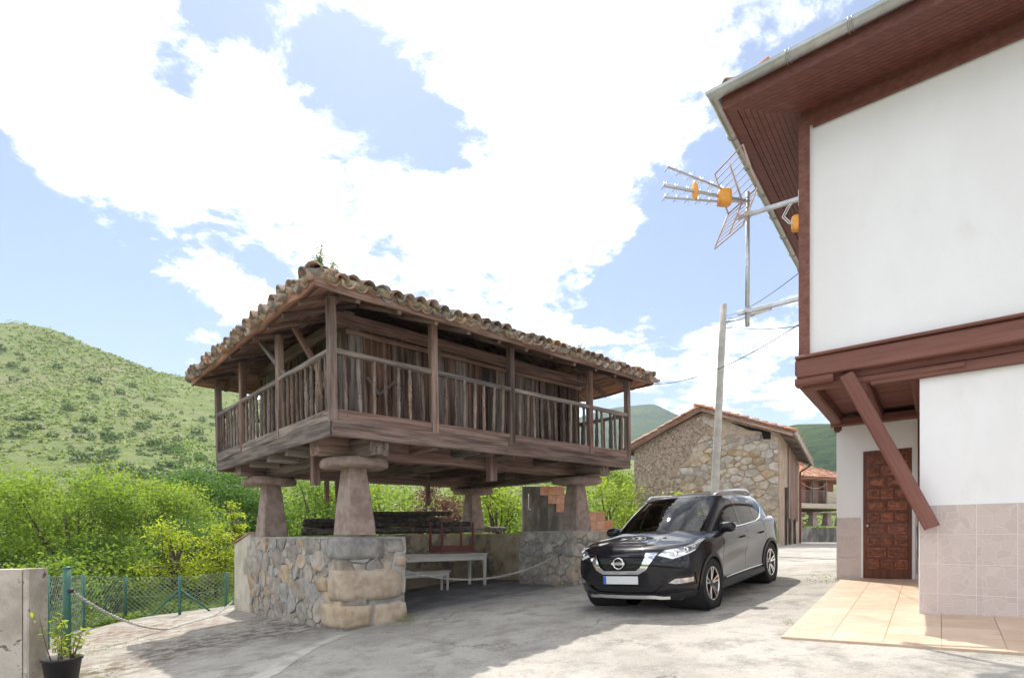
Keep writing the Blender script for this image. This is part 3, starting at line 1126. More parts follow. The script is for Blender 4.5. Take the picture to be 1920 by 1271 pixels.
# hip tiles
zr = Ze + .075 + half * math.tan(PIT)
for (c0, c1) in (((T0, S0), (T0 + half, S0 + half)), ((T1, S0), (T1 - half, S0 + half)), ((T1, S1), (T1 - half, S0 + half)), ((T0, S1), (T0 + half, S0 + half))):
    a, b = Vector((*c0, Ze + .20)), Vector((*c1, zr + .16))
    d = (b - a).normalized()
    k = 0
    while k * .34 < (b - a).length - .2:
        p = a + d * (k * .34 - .05) + Vector((R.uniform(-.015, .015), R.uniform(-.015, .015), R.uniform(.0, .03)))
        m = frame(p, d + Vector((R.uniform(-.05, .05), R.uniform(-.05, .05), -.04))) @ Matrix.Diagonal((1, 1.25, 1.15, 1))
        obj('ridge_tile', R.choice(TM), None, roof, m)
        k += 1
k = 0
while T0 + half + k * .34 < T1 - half:
    obj('ridge_tile', R.choice(TM), None, roof, frame((T0 + half + k * .34, S0 + half, zr + .15), (1, 0, -.04)) @ Matrix.Diagonal((1, 1.25, 1.15, 1)))
    k += 1

# ------------------------------------------------------------------ plinths under the granary
pm = frame((GC.x, GC.y, GZ), GA)
def PL(t, s, zrel):
    return Vector((t, s, zrel + ZO))


def local_ground(t, s):
    p = GC + GA * t + GB * s
    return gz(p.x, p.y) - GZ


plinth = thing('stone_plinth', 'long rubble stone plinth with big tan corner blocks below two granary pillars', 'stone wall', mw=pm)
pt0, pt1, ps0, ps1 = .383, 1.53, .672, 5.06
ztop = .03 + ZO
prism('mortar_core', [(pt0 + .03, ps0 + .03), (pt1 - .03, ps0 + .03), (pt1 - .03, ps1), (pt0 + .03, ps1)], lambda t, s: local_ground(t, s) - .1, ztop - .03, X['mortar'], plinth)
prism('cement_top', [(pt0 + .01, ps0 + .01), (pt1 - .01, ps0 + .02), (pt1 - .02, ps1), (pt0 + .01, ps1)], ztop - .03, ztop + .01, X['mortar'], plinth)
# corner blocks (t range, s range, z range)
zg = local_ground(pt0, ps0)
H = ztop - zg
for i, (ta, tb, sa, sb, za, zb_, mt) in enumerate([
        (pt0 - .035, pt0 + .52, ps0 - .04, ps0 + .75, zg + .02, zg + .40, 'stone_tan'), (pt0 + .55, pt1 + .02, ps0 - .03, ps0 + .4, zg - .02, zg + .40, 'stone_tan'),
        (pt0 - .03, pt1 - .08, ps0 - .05, ps0 + .46, zg + .44, zg + .96, 'stone_tan'),
        (pt0 - .045, pt0 + .72, ps0 - .05, ps0 + .50, zg + 1.10, ztop + .0, 'stone_grey'),
        (pt1 - .2, pt1 + .03, ps0 - .02, ps0 + .5, zg + .97, zg + 1.16, 'stone_tan'), (pt0 + .76, pt1 + .01, ps0 - .02, ps0 + .36, zg + 1.20, ztop - .02, 'stone_grey'),
        (pt0 - .03, pt0 + .3, ps0 + .52, ps0 + .95, zg + .55, zg + .80, 'stone_tan')]):
    block('corner_block', (ta, sa, za), (tb, sb, zb_), X[mt], plinth, 30 + i, r=.07, jit=.02)
# left face rubble (normal -t): u along s
av = [(0, -.1, .74, .42), (0, .40, .46, 1.0), (0, 1.05, .52, 1.7), (.48, .5, .98, .84)]
cells = power_cells(ps1 - ps0, H + .12, [.17, .125, .095, .07, .05, .038], 5, 1.3, avoid=av, tries=9000)
for i, (poly, r) in enumerate(cells):
    mt = X['stone_grey'] if R.random() < .8 else X['stone_tan']
    stone('stone', poly, .011, R.uniform(.008, .032), mt, plinth, lambda u, v, o: Vector((pt0 + .03 - o, ps0 + u, zg - .12 + v)), i)
# front face rubble (normal -s)
cells = power_cells(pt1 - pt0, H, [.09, .065, .045], 6, 1.3, avoid=[(0, 0, 1.2, .42), (0, .40, 1.1, .98), (0, 1.08, .74, 1.6), (.7, 1.18, 1.2, 1.6), (.9, .95, 1.2, 1.18)], tries=2500)
for i, (poly, r) in enumerate(cells):
    stone('stone', poly, .012, R.uniform(.02, .04), X['stone_grey'], plinth, lambda u, v, o: Vector((pt1 - u, ps0 + .03 - o, zg + v)), 500 + i)
# right end face (normal +t), partly seen
cells = power_cells(1.6, H, [.14, .1, .07], 8, 1.3, tries=2000)
for i, (poly, r) in enumerate(cells):
    stone('stone', poly, .014, R.uniform(.02, .05), X['stone_grey'], plinth, lambda u, v, o: Vector((pt1 - .03 + o, ps0 + u, zg + v)), 900 + i)

# rendered end wall with tile coping
endw = thing('rendered_wall', 'narrow cream rendered wall end with sloping tile coping beside the rubble plinth', 'wall', mw=pm)
ea, eb = ps1 - .02, ps1 + 1.05
prism('wall_body', [(pt0 + .02, ea), (pt0 + .42, ea), (pt0 + .42, eb), (pt0 + .02, eb)], lambda t, s: local_ground(t, s) - .1, lambda t, s: ZO + .11 - (s - ea) * .22, X['render_old'], endw)
for k in range(3):
    t = pt0 + .0 + k * .16
    beam('coping_tile', (t + .06, ea - .03, ZO + .135 + .0), (t + .06, eb + .1, ZO + .135 - 1.1 * .22 + .0), .15, .03, X['tile_old'], endw, b=.01, segs=2, jit=.004)

# plinth below the far right pillar
pl2 = thing('stone_plinth', 'square rubble stone plinth under the granary pillar behind the black car', 'stone wall', mw=pm)
qt0, qt1, qs0, qs1 = 5.42, 6.72, .40, 2.1
z2 = .165 + ZO
zg2 = local_ground(qt0, qs0)
prism('mortar_core', [(qt0 + .03, qs0 + .03), (qt1 - .03, qs0 + .03), (qt1 - .03, qs1), (qt0 + .03, qs1)], lambda t, s: local_ground(t, s) - .1, z2 - .03, X['mortar'], pl2)
prism('cement_top', [(qt0 + .01, qs0 + .01), (qt1 - .02, qs0 + .02), (qt1 - .02, qs1), (qt0 + .01, qs1)], z2 - .03, z2 + .01, X['mortar'], pl2)
cells = power_cells(qt1 - qt0, z2 - zg2 + .1, [.15, .11, .085, .06, .04], 15, 1.35, tries=5000)
for i, (poly, r) in enumerate(cells):
    stone('stone', poly, .014, R.uniform(.02, .05), X['stone_grey'] if R.random() < .65 else X['stone_tan'], pl2, lambda u, v, o: Vector((qt1 - u, qs0 + .03 - o, zg2 - .1 + v)), 1200 + i)
cells = power_cells(qs1 - qs0, z2 - zg2 + .1, [.15, .11, .085, .06, .04], 16, 1.35, tries=5000)
for i, (poly, r) in enumerate(cells):
    stone('stone', poly, .014, R.uniform(.02, .05), X['stone_grey'], pl2, lambda u, v, o: Vector((qt0 + .03 - o, qs0 + u, zg2 - .1 + v)), 1500 + i)

# rendered walls closing the back of the undercroft
bw = thing('undercroft_wall', 'low ochre rendered wall closing the back of the space under the granary', 'wall', mw=pm)
prism('wall_body', [(1.3, 4.35), (6.65, 4.35), (6.65, 4.95), (1.3, 4.95)], lambda t, s: local_ground(t, s) - .15, lambda t, s: ZO + .03 + .02 * t, X['render_ochre'], bw)
prism('side_body', [(5.9, 2.1), (6.6, 2.1), (6.6, 4.348), (5.9, 4.348)], lambda t, s: local_ground(t, s) - .15, ZO + .13, X['render_ochre'], bw)
prism('floor_slab', [(pt1, ps0 + .4), (5.9, .7), (5.9, 4.35), (pt1, 4.35)], lambda t, s: local_ground(t, s) - .1, lambda t, s: local_ground(t, s) + .012, M('dark floor', (.14, .14, .145), (.22, .22, .225), .9, 2, bump=.4, bscale=20), bw)

# chain across the opening
def chain(name, p0, p1, sag, label, lay=None, link=.05):
    pts = []
    n = 60
    for i in range(n + 1):
        t = i / n
        p = p0.lerp(p1, t)
        p.z -= sag * 4 * t * (1 - t)
        if lay:
            p.z = max(p.z, gz(p.x, p.y) + .012)
        pts.append(p)
    g = Geo()
    acc, last, k = 0, pts[0], 0
    for p in pts[1:]:
        seg = (p - last).length
        m = max(1, round(seg / (link * .75)))
        for q in range(m):
            c = last.lerp(p, (q + .5) / m)
            fr = frame(c, p - last, (0, .3, 1)) @ Matrix.Rotation(math.pi / 2 * (k % 2), 4, 'X')
            ring = [(link * .55 * math.cos(a), link * .3 * math.sin(a), 0) for a in [2 * math.pi * j / 8 for j in range(9)]]
            v, f = tube_geo(ring, .0075, 4, 0, False)
            g.add(v, f, fr)
            k += 1
        last = p
    return tag(g.build(name, X['chain'], smooth=True), label, 'chain')


def at(px, py, d):
    return Vector(((px - 960) / 1041 * d, d, (1010 - py) / 1041 * d + CAMZ))


chain('chain', Vector(pm @ Vector((pt1 + .0, ps0 + .25, zg + .92))), Vector(pm @ Vector((qt0 + .02, qs0 + .45, z2 - .50))), .34, 'pale chain sagging across the opening between the two stone plinths')

# furniture under the granary
def table(name, label, t0, t1, s0, s1, h, mat, leg=.055, apron=.1, flip=False, zbase=None, cat='table', taper=.7):
    c = glocal((t0 + t1) / 2, (s0 + s1) / 2)
    mw_ = frame((c.x, c.y, c.z + (.015 if zbase is None else zbase)), GA)
    r = thing(name, label, cat, mw=mw_)
    a, b = (t1 - t0) / 2, (s1 - s0) / 2
    f = (lambda z: h - z) if flip else (lambda z: z)
    def bx(nm, lo, hi):
        z0, z1 = sorted((f(lo[2]), f(hi[2])))
        box(nm, (lo[0], lo[1], z0), (hi[0], hi[1], z1), mat, r, b=.004)
    nb = 4
    for k in range(nb):
        y0 = -b + 2 * b * k / nb
        bx('top_board', (-a, y0 + .002, h - .028), (a, y0 + 2 * b / nb - .002, h))
    bx('apron', (-a + .06, -b + .05, h - .028 - apron), (a - .06, -b + .075, h - .0285))
    bx('apron', (-a + .06, b - .075, h - .028 - apron), (a - .06, b - .05, h - .0285))
    bx('apron', (-a + .05, -b + .077, h - .028 - apron), (-a + .075, b - .077, h - .0285))
    bx('apron', (a - .075, -b + .077, h - .028 - apron), (a - .05, b - .077, h - .0285))
    for sx in (-1, 1):
        for sy in (-1, 1):
            x, y = sx * (a - .06), sy * (b - .06)
            beam('leg', (x, y, f(h - .03)), (x, y, f(0)), leg, leg, mat, r, up=(1, 0, 0), b=.004, taper=taper)
    return r


tt = table('work_table', 'long white painted wooden table under the granary', 2.55, 5.05, 2.75, 3.45, .86, X['white_wood'], leg=.075, apron=.13)
table('upturned_table', 'small maroon table lying upside down on the white table', 3.75, 4.75, 2.82, 3.4, .68, X['maroon_wood'], leg=.05, apron=.11, flip=True, zbase=.88)
table('low_bench', 'low white bench pushed under the long white table', 2.4, 4.15, 3.0, 3.35, .52, X['white_wood'], leg=.06, apron=.1, cat='bench')

# weathered poles stacked on the back wall
for i, (t0, t1, s, z, r) in enumerate([(1.5, 7.1, 4.45, .13, .07), (1.35, 5.6, 4.62, .14, .08), (1.5, 6.9, 4.8, .13, .07), (2.0, 6.3, 4.5, .27, .065), (1.4, 5.2, 4.68, .29, .075),
                                      (2.4, 4.9, 4.52, .40, .06), (2.3, 4.7, 4.66, .43, .065), (3.0, 5.3, 4.6, .53, .055), (1.35, 3.9, 4.5, .36, .055)]):
    a, b = glocal(t0, s, z + .02 * t0 + .0), glocal(t1, s + R.uniform(-.04, .04), z + .02 * t1 + R.uniform(-.02, .03))
    pts = [a.lerp(b, k / 8) + Vector((0, 0, R.uniform(-.012, .012))) for k in range(9)]
    o = tube('timber_pole', pts, [r * R.uniform(.85, 1.1) for _ in range(9)], X['log'], n=8)
    tag(o, 'dark weathered wooden pole in the pile on the ochre undercroft wall', 'pole', 'poles stacked behind the granary table')

# ------------------------------------------------------------------ white house with jettied upper storey
HE1 = Vector((.766, -.643, 0))
HE2 = Vector((.609, .793, 0))
HP = Vector((3.706, 7.104, 0))
HG = gz(HP.x, HP.y)
house = thing('white_house', 'white plastered house with brown jettied upper storey and stone-pattern wall tiles', 'house', (HP.x, HP.y, HG))


def hh(u, v, z):
    p = HE1 * u + HE2 * v
    return Vector((p.x, p.y, z + CAMZ - HG))


def hw(u, v, z):
    return HP + HE1 * u + HE2 * v + Vector((0, 0, z + CAMZ))


def hground(u, v):
    p = HP + HE1 * u + HE2 * v
    return gz(p.x, p.y) - CAMZ


def hbox(name, u0, u1, v0, v1, z0, z1, mat, parent=None, zf=None):
    q = [(u0, v0), (u1, v0), (u1, v1), (u0, v1)]
    lo = [hh(u, v, z0 if zf is None else zf(u, v)) for u, v in q]
    hi = [hh(u, v, z1) for u, v in q]
    f = [(3, 2, 1, 0), (4, 5, 6, 7), (0, 1, 5, 4), (1, 2, 6, 5), (2, 3, 7, 6), (3, 0, 4, 7)]
    pts = lo + hi
    c = sum(pts, Vector()) / 8
    me = mesh(name, [p - c for p in pts], f)
    return obj(name, me, mat, parent or house, Matrix.Translation(c))


UL, VL = 9.0, 8.0
# upper storey walls
hbox('upper_wall', .085, UL, .02, VL, 2.30, 5.36, X['white_wall'])
hbox('corner_post', -.03, .09, -.03, .10, 2.302, 5.34, X['brown_beam'])
hbox('post_capital', -.05, .13, -.045, .12, 5.25, 5.345, X['brown_beam'])
hbox('frieze_board', .0, UL, -.02, .10, 5.345, 5.425, X['brown_paint'])
hbox('frieze_board', -.02, .10, .104, VL, 5.345, 5.425, X['brown_paint'])
hbox('frieze_molding', .13, UL, -.035, .0, 5.19, 5.344, X['brown_paint'])
# jetty beams
def hbeam(name, pa, pb, w, h, mat='brown_beam', **k):
    return beam(name, hh(*pa), hh(*pb), w, h, X[mat], house, **k)


hbeam('ledge_board', (-.06, -.03, 2.305), (UL, -.03, 2.305), .13, .035)
hbeam('jetty_beam', (-.05, .05, 2.17), (UL, .05, 2.17), .20, .235, b=.015, segs=10, jit=.006, share=False)
hbeam('beam_end', (-.07, .055, 2.005), (.36, .055, 2.005), .19, .10, b=.02)
hbeam('jetty_beam', (.30, .13, 2.03), (UL, .13, 2.03), .10, .11, b=.01, segs=8, jit=.006, share=False)
hbeam('jetty_beam', (.75, .13, 1.915), (UL, .13, 1.915), .09, .12, b=.01, segs=8, jit=.008, share=False)
# porch ceiling: side beams and joists running back, boards across
hbeam('side_beam', (.02, .16, 2.03), (.02, 3.25, 2.03), .16, .17, b=.02, segs=4, jit=.006, share=False)
hbeam('side_beam', (-.01, .0, 2.19), (-.01, VL, 2.19), .14, .2, b=.015, segs=4, jit=.005, share=False)
hbeam('ceiling_joist', (.62, .1, 2.03), (.62, 3.06, 2.03), .12, .15, b=.02, segs=3, jit=.006)
hbeam('ceiling_joist', (1.16, .1, 2.03), (1.16, 3.06, 2.03), .1, .15, b=.02, segs=3, jit=.006)
hbeam('cross_beam', (-.08, 3.0, 1.98), (1.2, 3.0, 1.98), .13, .14, b=.02, segs=3, jit=.006)
hbeam('cross_beam', (.0, .12, 1.945), (1.62, .12, 1.93), .12, .075, b=.015, segs=3, jit=.006)
for k in range(22):
    v = .12 + k * .148
    hbeam('ceiling_board', (.0, v + .07, 2.135), (1.22, v + .07, 2.135), .135, .03, 'brown_beam')
for k, u in enumerate((.02,)):
    hbeam('corbel', (u, 3.06, 1.90), (u, 3.30, 1.86), .12, .15, b=.04)
# strut
hbeam('strut', (.50, .03, 2.0), (1.33, .00, .13), .155, .15, b=.022, up=(-.6, -.7, 0), segs=3, jit=.004)
# lower walls
hbox('lower_wall', 1.217, UL, .15, VL - .2, -1.2, 2.10, X['white_wall'], zf=lambda u, v: hground(u, v) - .1)
dw0, dw1 = .065 + .325, .065 + .99
dz0, dz1 = -.655, 1.46
dd = 3.07
hbox('door_wall', .0, dw0, dd, dd + .3, -1.2, 2.06, X['white_wall'], zf=lambda u, v: hground(u, v) - .1)
hbox('door_wall', dw1, 1.216, dd, dd + .3, -1.2, 2.06, X['white_wall'], zf=lambda u, v: hground(u, v) - .1)
hbox('door_wall', dw0, dw1, dd, dd + .3, dz1, 2.06, X['white_wall'])
hbox('side_wall', .0, 1.216, dd + .3, VL - .3, -1.2, 2.06, X['white_wall'], zf=lambda u, v: hground(u, v) - .1)
hbox('door_sill', dw0 - .03, dw1 + .03, dd - .02, dd + .3, -.9, dz0, X['grout'])


def crazy_tile_mat():
    m = bpy.data.materials.new('stone pattern tile')
    m.use_nodes = True
    nt = m.node_tree
    N, L = nt.nodes.new, nt.links.new
    p = nt.nodes['Principled BSDF']
    p.inputs['Roughness'].default_value = .42
    p.inputs['Specular IOR Level'].default_value = .35
    tc = N('ShaderNodeTexCoord'); oi = N('ShaderNodeObjectInfo')
    ad = N('ShaderNodeVectorMath'); ad.operation = 'ADD'
    mu = N('ShaderNodeMath'); mu.operation = 'MULTIPLY'; mu.inputs[1].default_value = 50
    L(oi.outputs['Random'], mu.inputs[0]); L(tc.outputs['Object'], ad.inputs[0]); L(mu.outputs[0], ad.inputs[1])
    vo = N('ShaderNodeTexVoronoi'); vo.feature = 'DISTANCE_TO_EDGE'; vo.inputs['Scale'].default_value = 9
    vc = N('ShaderNodeTexVoronoi'); vc.inputs['Scale'].default_value = 9
    L(ad.outputs[0], vo.inputs['Vector']); L(ad.outputs[0], vc.inputs['Vector'])
    hs = N('ShaderNodeMix'); hs.data_type = 'RGBA'
    sx = N('ShaderNodeSeparateColor'); L(vc.outputs['Color'], sx.inputs[0]); L(sx.outputs[0], hs.inputs[0])
    hs.inputs[6].default_value = (.545, .45, .41, 1); hs.inputs[7].default_value = (.59, .50, .46, 1)
    mr = N('ShaderNodeMapRange'); mr.inputs[1].default_value = .012; mr.inputs[2].default_value = .05
    L(vo.outputs['Distance'], mr.inputs[0])
    mx = N('ShaderNodeMix'); mx.data_type = 'RGBA'; L(mr.outputs[0], mx.inputs[0])
    mx.inputs[6].default_value = (.615, .535, .50, 1); L(hs.outputs[2], mx.inputs[7])
    L(mx.outputs[2], p.inputs['Base Color'])
    b = N('ShaderNodeBump'); b.inputs['Strength'].default_value = .35; b.inputs['Distance'].default_value = .004
    L(mr.outputs[0], b.inputs['Height']); L(b.outputs[0], p.inputs['Normal'])
    return m


X['crazy'] = crazy_tile_mat()
X['white_trim'] = M('white trim', (.78, .76, .74), None, .5)
# tile dado on the front wall, each tile its own piece
dz_top = .385
hbox('grout_bed', 1.211, UL, .1385, .15, -1.2, dz_top, X['white_trim'], zf=lambda u, v: hground(u, v) - .02)
us = [1.217, 1.217 + .168]
while us[-1] < 4.2:
    us.append(us[-1] + .336)
for ua, ub in zip(us[:-1], us[1:]):
    z = dz_top
    while z > hground(ua, .15) + .02:
        z2_ = max(z - .335, hground(ua, .15) - .01)
        hbox('wall_tile', ua + .002, ub - .002, .1372, .1384, z2_ + .002, z - .002, X['crazy'])
        z = z2_
hbox('edge_trim', 1.207, 1.2165, .135, .16, -1.2, dz_top + .005, X['white_trim'], zf=lambda u, v: hground(u, v))
for (ua, ub) in ((.0, dw0 - .035), (dw1 + .035, 1.21)):
    z = .36
    while z > hground(ua, dd) + .02:
        z2_ = max(z - .335, hground(ua, dd) - .01)
        hbox('wall_tile', ua + .002, ub - .002, dd - .012, dd - .001, z2_ + .002, z - .002, X['crazy'])
        z = z2_
# panelled door
door = hbox('door', dw0, dw1, dd - .005, dd + .04, dz0 + .003, dz1 - .003, M('door wood', (.10, .027, .014), (.16, .048, .024), .5, 4, bump=.3, bscale=6, stretch=(5, 5, .6), coat=.15))
dm = M('door panel wood', (.12, .032, .015), (.27, .085, .035), .45, 4, bump=.3, bscale=8, stretch=(.8, 5, 5), coat=.15, rnd=.3)
DW = dw1 - dw0
dc = (hh(dw0, dd - .005, dz0 + .003) + hh(dw1, dd - .005, dz0 + .003) + hh(dw0, dd + .04, dz0 + .003) + hh(dw1, dd + .04, dz0 + .003) + hh(dw0, dd - .005, dz1 - .003) * 0) / 4
dcz = (dz0 + dz1) / 2
rows = 10
zc = dz1 - .07
rh = (dz1 - dz0 - .20) / rows


def door_piece(name, u0, u1, z0, z1, o, mat):
    q = [(u0, dd - .005 - o), (u1, dd - .005 - o), (u1, dd - .004), (u0, dd - .004)]
    oc = hh((dw0 + dw1) / 2, dd + .0175, dcz)
    k = .014
    q2 = [(u0 + k, z0 + k), (u1 - k, z0 + k), (u1 - k, z1 - k), (u0 + k, z1 - k)]
    q1 = [(u0, z0), (u1, z0), (u1, z1), (u0, z1)]
    v = [hh(u, dd - .004, z) - oc for u, z in q1] + [hh(u, dd - .005 - o * .8, z) - oc for u, z in q1] + [hh(u, dd - .005 - o, z) - oc for u, z in q2]
    f = []
    for r in (0, 4):
        for i in range(4):
            j = (i + 1) % 4
            f.append((r + i, r + j, r + 4 + j, r + 4 + i))
    f.append((8, 9, 10, 11))
    c = sum(v, Vector()) / len(v)
    return obj(name, mesh(name, [p - c for p in v], f), mat, door, Matrix.Translation(c))


for r in range(rows):
    z1_ = zc - r * rh
    z0_ = z1_ - rh + .035
    nn_ = 2 if r % 2 == 0 else 3
    for k in range(nn_):
        a = dw0 + .045 + (DW - .09) * k / nn_
        b = dw0 + .045 + (DW - .09) * (k + 1) / nn_
        door_piece('door_panel', a + .012, b - .012, z0_, z1_, .016, dm)
        door_piece('panel_field', a + .04, b - .04, z0_ + .028, z1_ - .028, .026, dm)
lathe('door_knob', [(.0, 0), (.018, .0), (.012, .02), (.022, .04), (.018, .055), (.002, .06)], 12, X['steel'], door,
      Matrix.Translation(hh(dw0 + .07, dd - .02, .22) - hh((dw0 + dw1) / 2, dd + .0175, dcz)) @ frame((0, 0, 0), HE1, -HE2))
# pipe and cable strip at the nook corner
tube('drain_pipe', [hh(1.16, 3.0, 1.9), hh(1.16, 3.0, -.3)], .03, X['brown_paint'], house, n=8)
tube('water_pipe', [hh(1.12, 2.98, .2), hh(1.12, 2.98, -.55)], .01, X['steel'], house, n=6)

# soffit: mitred boards, fascia, gutter
ov = .745
zs = 5.425
nb = 10
for k in range(nb):
    a, b = -ov + .12 + (ov - .12) * k / nb, -ov + .12 + (ov - .12) * (k + 1) / nb - .006
    # front boards run along the facade (v from a to b), start on the mitre u=v
    for (fr, nm) in ((True, 'soffit_board'), (False, 'soffit_board')):
        P_ = (lambda u, v, z: hh(u, v, z)) if fr else (lambda u, v, z: hh(v, u, z))
        far = UL if fr else VL
        zz0, zz1 = zs, zs + .014
        q = [(a, a), (far, a), (far, b), (b, b)]
        pts = [P_(u, v, zz0) for u, v in q] + [P_(u, v, zz1) for u, v in q]
        f = [(3, 2, 1, 0), (4, 5, 6, 7), (0, 1, 5, 4), (1, 2, 6, 5), (2, 3, 7, 6), (3, 0, 4, 7)]
        if not fr:
            f = [tuple(reversed(x)) for x in f]
        c = sum(pts, Vector()) / 8
        obj(nm, mesh(nm, [p - c for p in pts], f), X['brown_paint'], house, Matrix.Translation(c))
for fr in (True, False):
    P_ = (lambda u, v, z: hh(u, v, z)) if fr else (lambda u, v, z: hh(v, u, z))
    far = UL if fr else VL
    for (a, b, z0, z1) in ((-ov, -ov + .115, zs - .018, zs + .012), (-ov - .022, -ov - .001, zs - .03, zs + .17)):
        q = [(a, a), (far, a), (far, b), (b, b)]
        pts = [P_(u, v, z0) for u, v in q] + [P_(u, v, z1) for u, v in q]
        f = [(3, 2, 1, 0), (4, 5, 6, 7), (0, 1, 5, 4), (1, 2, 6, 5), (2, 3, 7, 6), (3, 0, 4, 7)]
        if not fr:
            f = [tuple(reversed(x)) for x in f]
        obj('fascia', mesh('fascia', pts, f), X['brown_paint'], house)
hbox('soffit_deck', -ov + .05, UL, -ov + .05, VL, zs + .03, zs + .06, X['wood_dark'])


def gutter(fr):
    g, far = -ov - .105, (UL if fr else VL)
    n = 9
    v, f = [], []
    for (e, uu) in ((0, None), (1, far)):
        for rad in (.085, .079):
            for k in range(n):
                a = math.pi + math.pi * k / (n - 1)
                off = g + rad * math.cos(a)
                u = off if uu is None else uu
                v.append(hh(u, off, zs + .17 + rad * math.sin(a)) if fr else hh(off, u, zs + .17 + rad * math.sin(a)))
    for k in range(n - 1):
        f.append((k, k + 1, 2 * n + k + 1, 2 * n + k))
        f.append((n + k + 1, n + k, 3 * n + k, 3 * n + k + 1))
    f.append((0, 2 * n, 3 * n, n)); f.append((n - 1, 2 * n - 1, 4 * n - 1, 3 * n - 1))
    go = obj('gutter', mesh('gutter', v, f, True), X['zinc'], house)
    u = .0
    while u < far:
        pts = []
        for k in range(9):
            a = math.pi + math.pi * k / 8
            off = g + .09 * math.cos(a)
            z = zs + .17 + .09 * math.sin(a)
            pts.append(hh(u, off, z) if fr else hh(off, u, z))
        tube('gutter_joint', pts, .011, X['zinc'], go, n=6)
        pts2 = [p + (HE1 if fr else HE2) * .035 for p in pts]
        tube('gutter_joint', pts2, .008, X['zinc'], go, n=6)
        u += .62 if fr else .8


gutter(True); gutter(False)
# roof of the house: hip slope with rows of barrel tiles near the eave
hr = obj('roof', mesh('roof', [hh(-ov - .08, -ov - .08, zs + .2), hh(UL, -ov - .08, zs + .2), hh(UL, VL, zs + .2), hh(-ov - .08, VL, zs + .2), hh(3.6, 3.6, zs + 1.7), hh(UL, 3.6, zs + 1.7)],
                              [(0, 1, 5, 4), (1, 2, 5), (2, 3, 4, 5), (3, 0, 4)]), X['tile_red'], house)
g = Geo()
for fr in (True, False):
    e, i_ = (HE1, HE2) if fr else (HE2, HE1)
    d = (i_ + Vector((0, 0, .36))).normalized()
    for c in range(38):
        for rw in range(3):
            u = -.7 + c * .22
            if rw * .36 > u + .9:
                continue
            p = hh(u, -ov + .12 + rw * .34, zs + .16 + rw * .125) if fr else hh(-ov + .12 + rw * .34, u, zs + .16 + rw * .125)
            g.add(tv, tf, frame(p, d + e * R.uniform(-.03, .03)))
g.build('roof_tiles', X['tile_red'], hr, kind='stuff', smooth=True)
for k in range(5):
    obj('ridge_tile', TM[k % 3], None, hr, frame(hh(-ov - .0 + k * .3, -ov - .0 + k * .3, zs + .26 + k * .11), (HE1 + HE2 + Vector((0, 0, .3)))))

# patio of peach tiles in front of the door
patio = obj('patio', mesh('patio', [Vector((*(hw(u, v, 0).xy), hground(u, v) + CAMZ + e)) for e in (-.05, .0215) for u, v in ((.062, -1.466), (6, -1.466), (6, dd), (.062, dd))],
                          [(3, 2, 1, 0), (4, 5, 6, 7), (0, 1, 5, 4), (1, 2, 6, 5), (2, 3, 7, 6), (3, 0, 4, 7)]), X['patio_grout'], kind='structure')
ts = .45
nu, nv = 12, 11
for i in range(nu):
    for j in range(nv):
        u0, u1 = .066 + i * ts, min(.066 + (i + 1) * ts - .005, 5.9)
        v0, v1 = -1.462 + j * ts, min(-1.462 + (j + 1) * ts - .005, dd - .002)
        if u0 > 1.2 and v0 > .2:
            continue
        if v1 - v0 < .02:
            continue
        pts = [Vector((*(hw(u, v, 0).xy), hground(u, v) + CAMZ + e)) for e in (.010, .024) for u, v in ((u0, v0), (u1, v0), (u1, v1), (u0, v1))]
        c = sum(pts, Vector()) / 8
        obj('floor_tile', mesh('floor_tile', [p - c for p in pts], [(4, 5, 6, 7), (0, 1, 5, 4), (1, 2, 6, 5), (2, 3, 7, 6), (3, 0, 4, 7)]), X['patio'], patio, Matrix.Translation(c))

# ------------------------------------------------------------------ television antenna on the house corner
MX, MY = 3.17, 7.475
ant = thing('tv_antenna', 'television antenna with three booms and orange dipole box on a steel mast', 'antenna', (MX, MY, CAMZ + 2.86))


def al(x, y, z):
    return Vector((x - MX, y - MY, z - 2.86))


tube('mast', [al(MX, MY, 2.86), al(MX, MY, 4.66)], .028, X['steel'], ant, n=10)
for zb_, zc_ in ((3.08, 3.06), (4.36, 4.36)):
    a, b = al(MX - .10, MY + .075, zc_), al(3.69, 7.12, zb_)
    beam('bracket', a, b, .05, .05, X['steel'], ant, b=.004)
    box('clamp', al(MX - .05, MY - .05, zc_ - .03), al(MX + .05, MY + .05, zc_ + .03), X['steel'], ant)
    beam('bracket_plate', al(3.69, 7.13, zb_ - .1), al(3.69, 7.13, zb_ + .1), .08, .012, X['steel'], ant, up=HE1)
bd = Vector((-.968, -.25, 0)).normalized()
sd = Vector((-bd.y, bd.x, 0))          # sideways
A0 = Vector((0, 0, 4.53 - 2.86)) + bd * .10
dirs = [(0, .0, .0), (.0, .17, .10), (.0, -.16, .0)]
for k, (o, dz, ds) in enumerate(((0, .03, .0), (1, .20, .10), (2, -.14, .02))):
    base = A0 + bd * .16 + Vector((0, 0, dz * .35)) + sd * (ds * .2)
    tip = A0 + bd * 1.16 + Vector((0, 0, dz)) + sd * ds
    bo = beam('boom', base, tip, .022 if k else .03, .022 if k else .034, X['alu'], ant, b=.003)
    nel = 6
    for q in range(nel):
        f_ = .16 + .82 * q / (nel - 1)
        c = base.lerp(tip, f_)
        a, b = c - sd * .015 + Vector((0, 0, .055)), c + sd * .015 - Vector((0, 0, .055))
        x1, x2 = c + sd * .09, c - sd * .09
        loc = bo.matrix_basis.inverted()
        o1 = tube('director', [loc @ x1, loc @ x2], .005, X['alu'], bo, n=5)
        o2 = tube('director', [loc @ a, loc @ b], .004, X['alu'], bo, n=5)
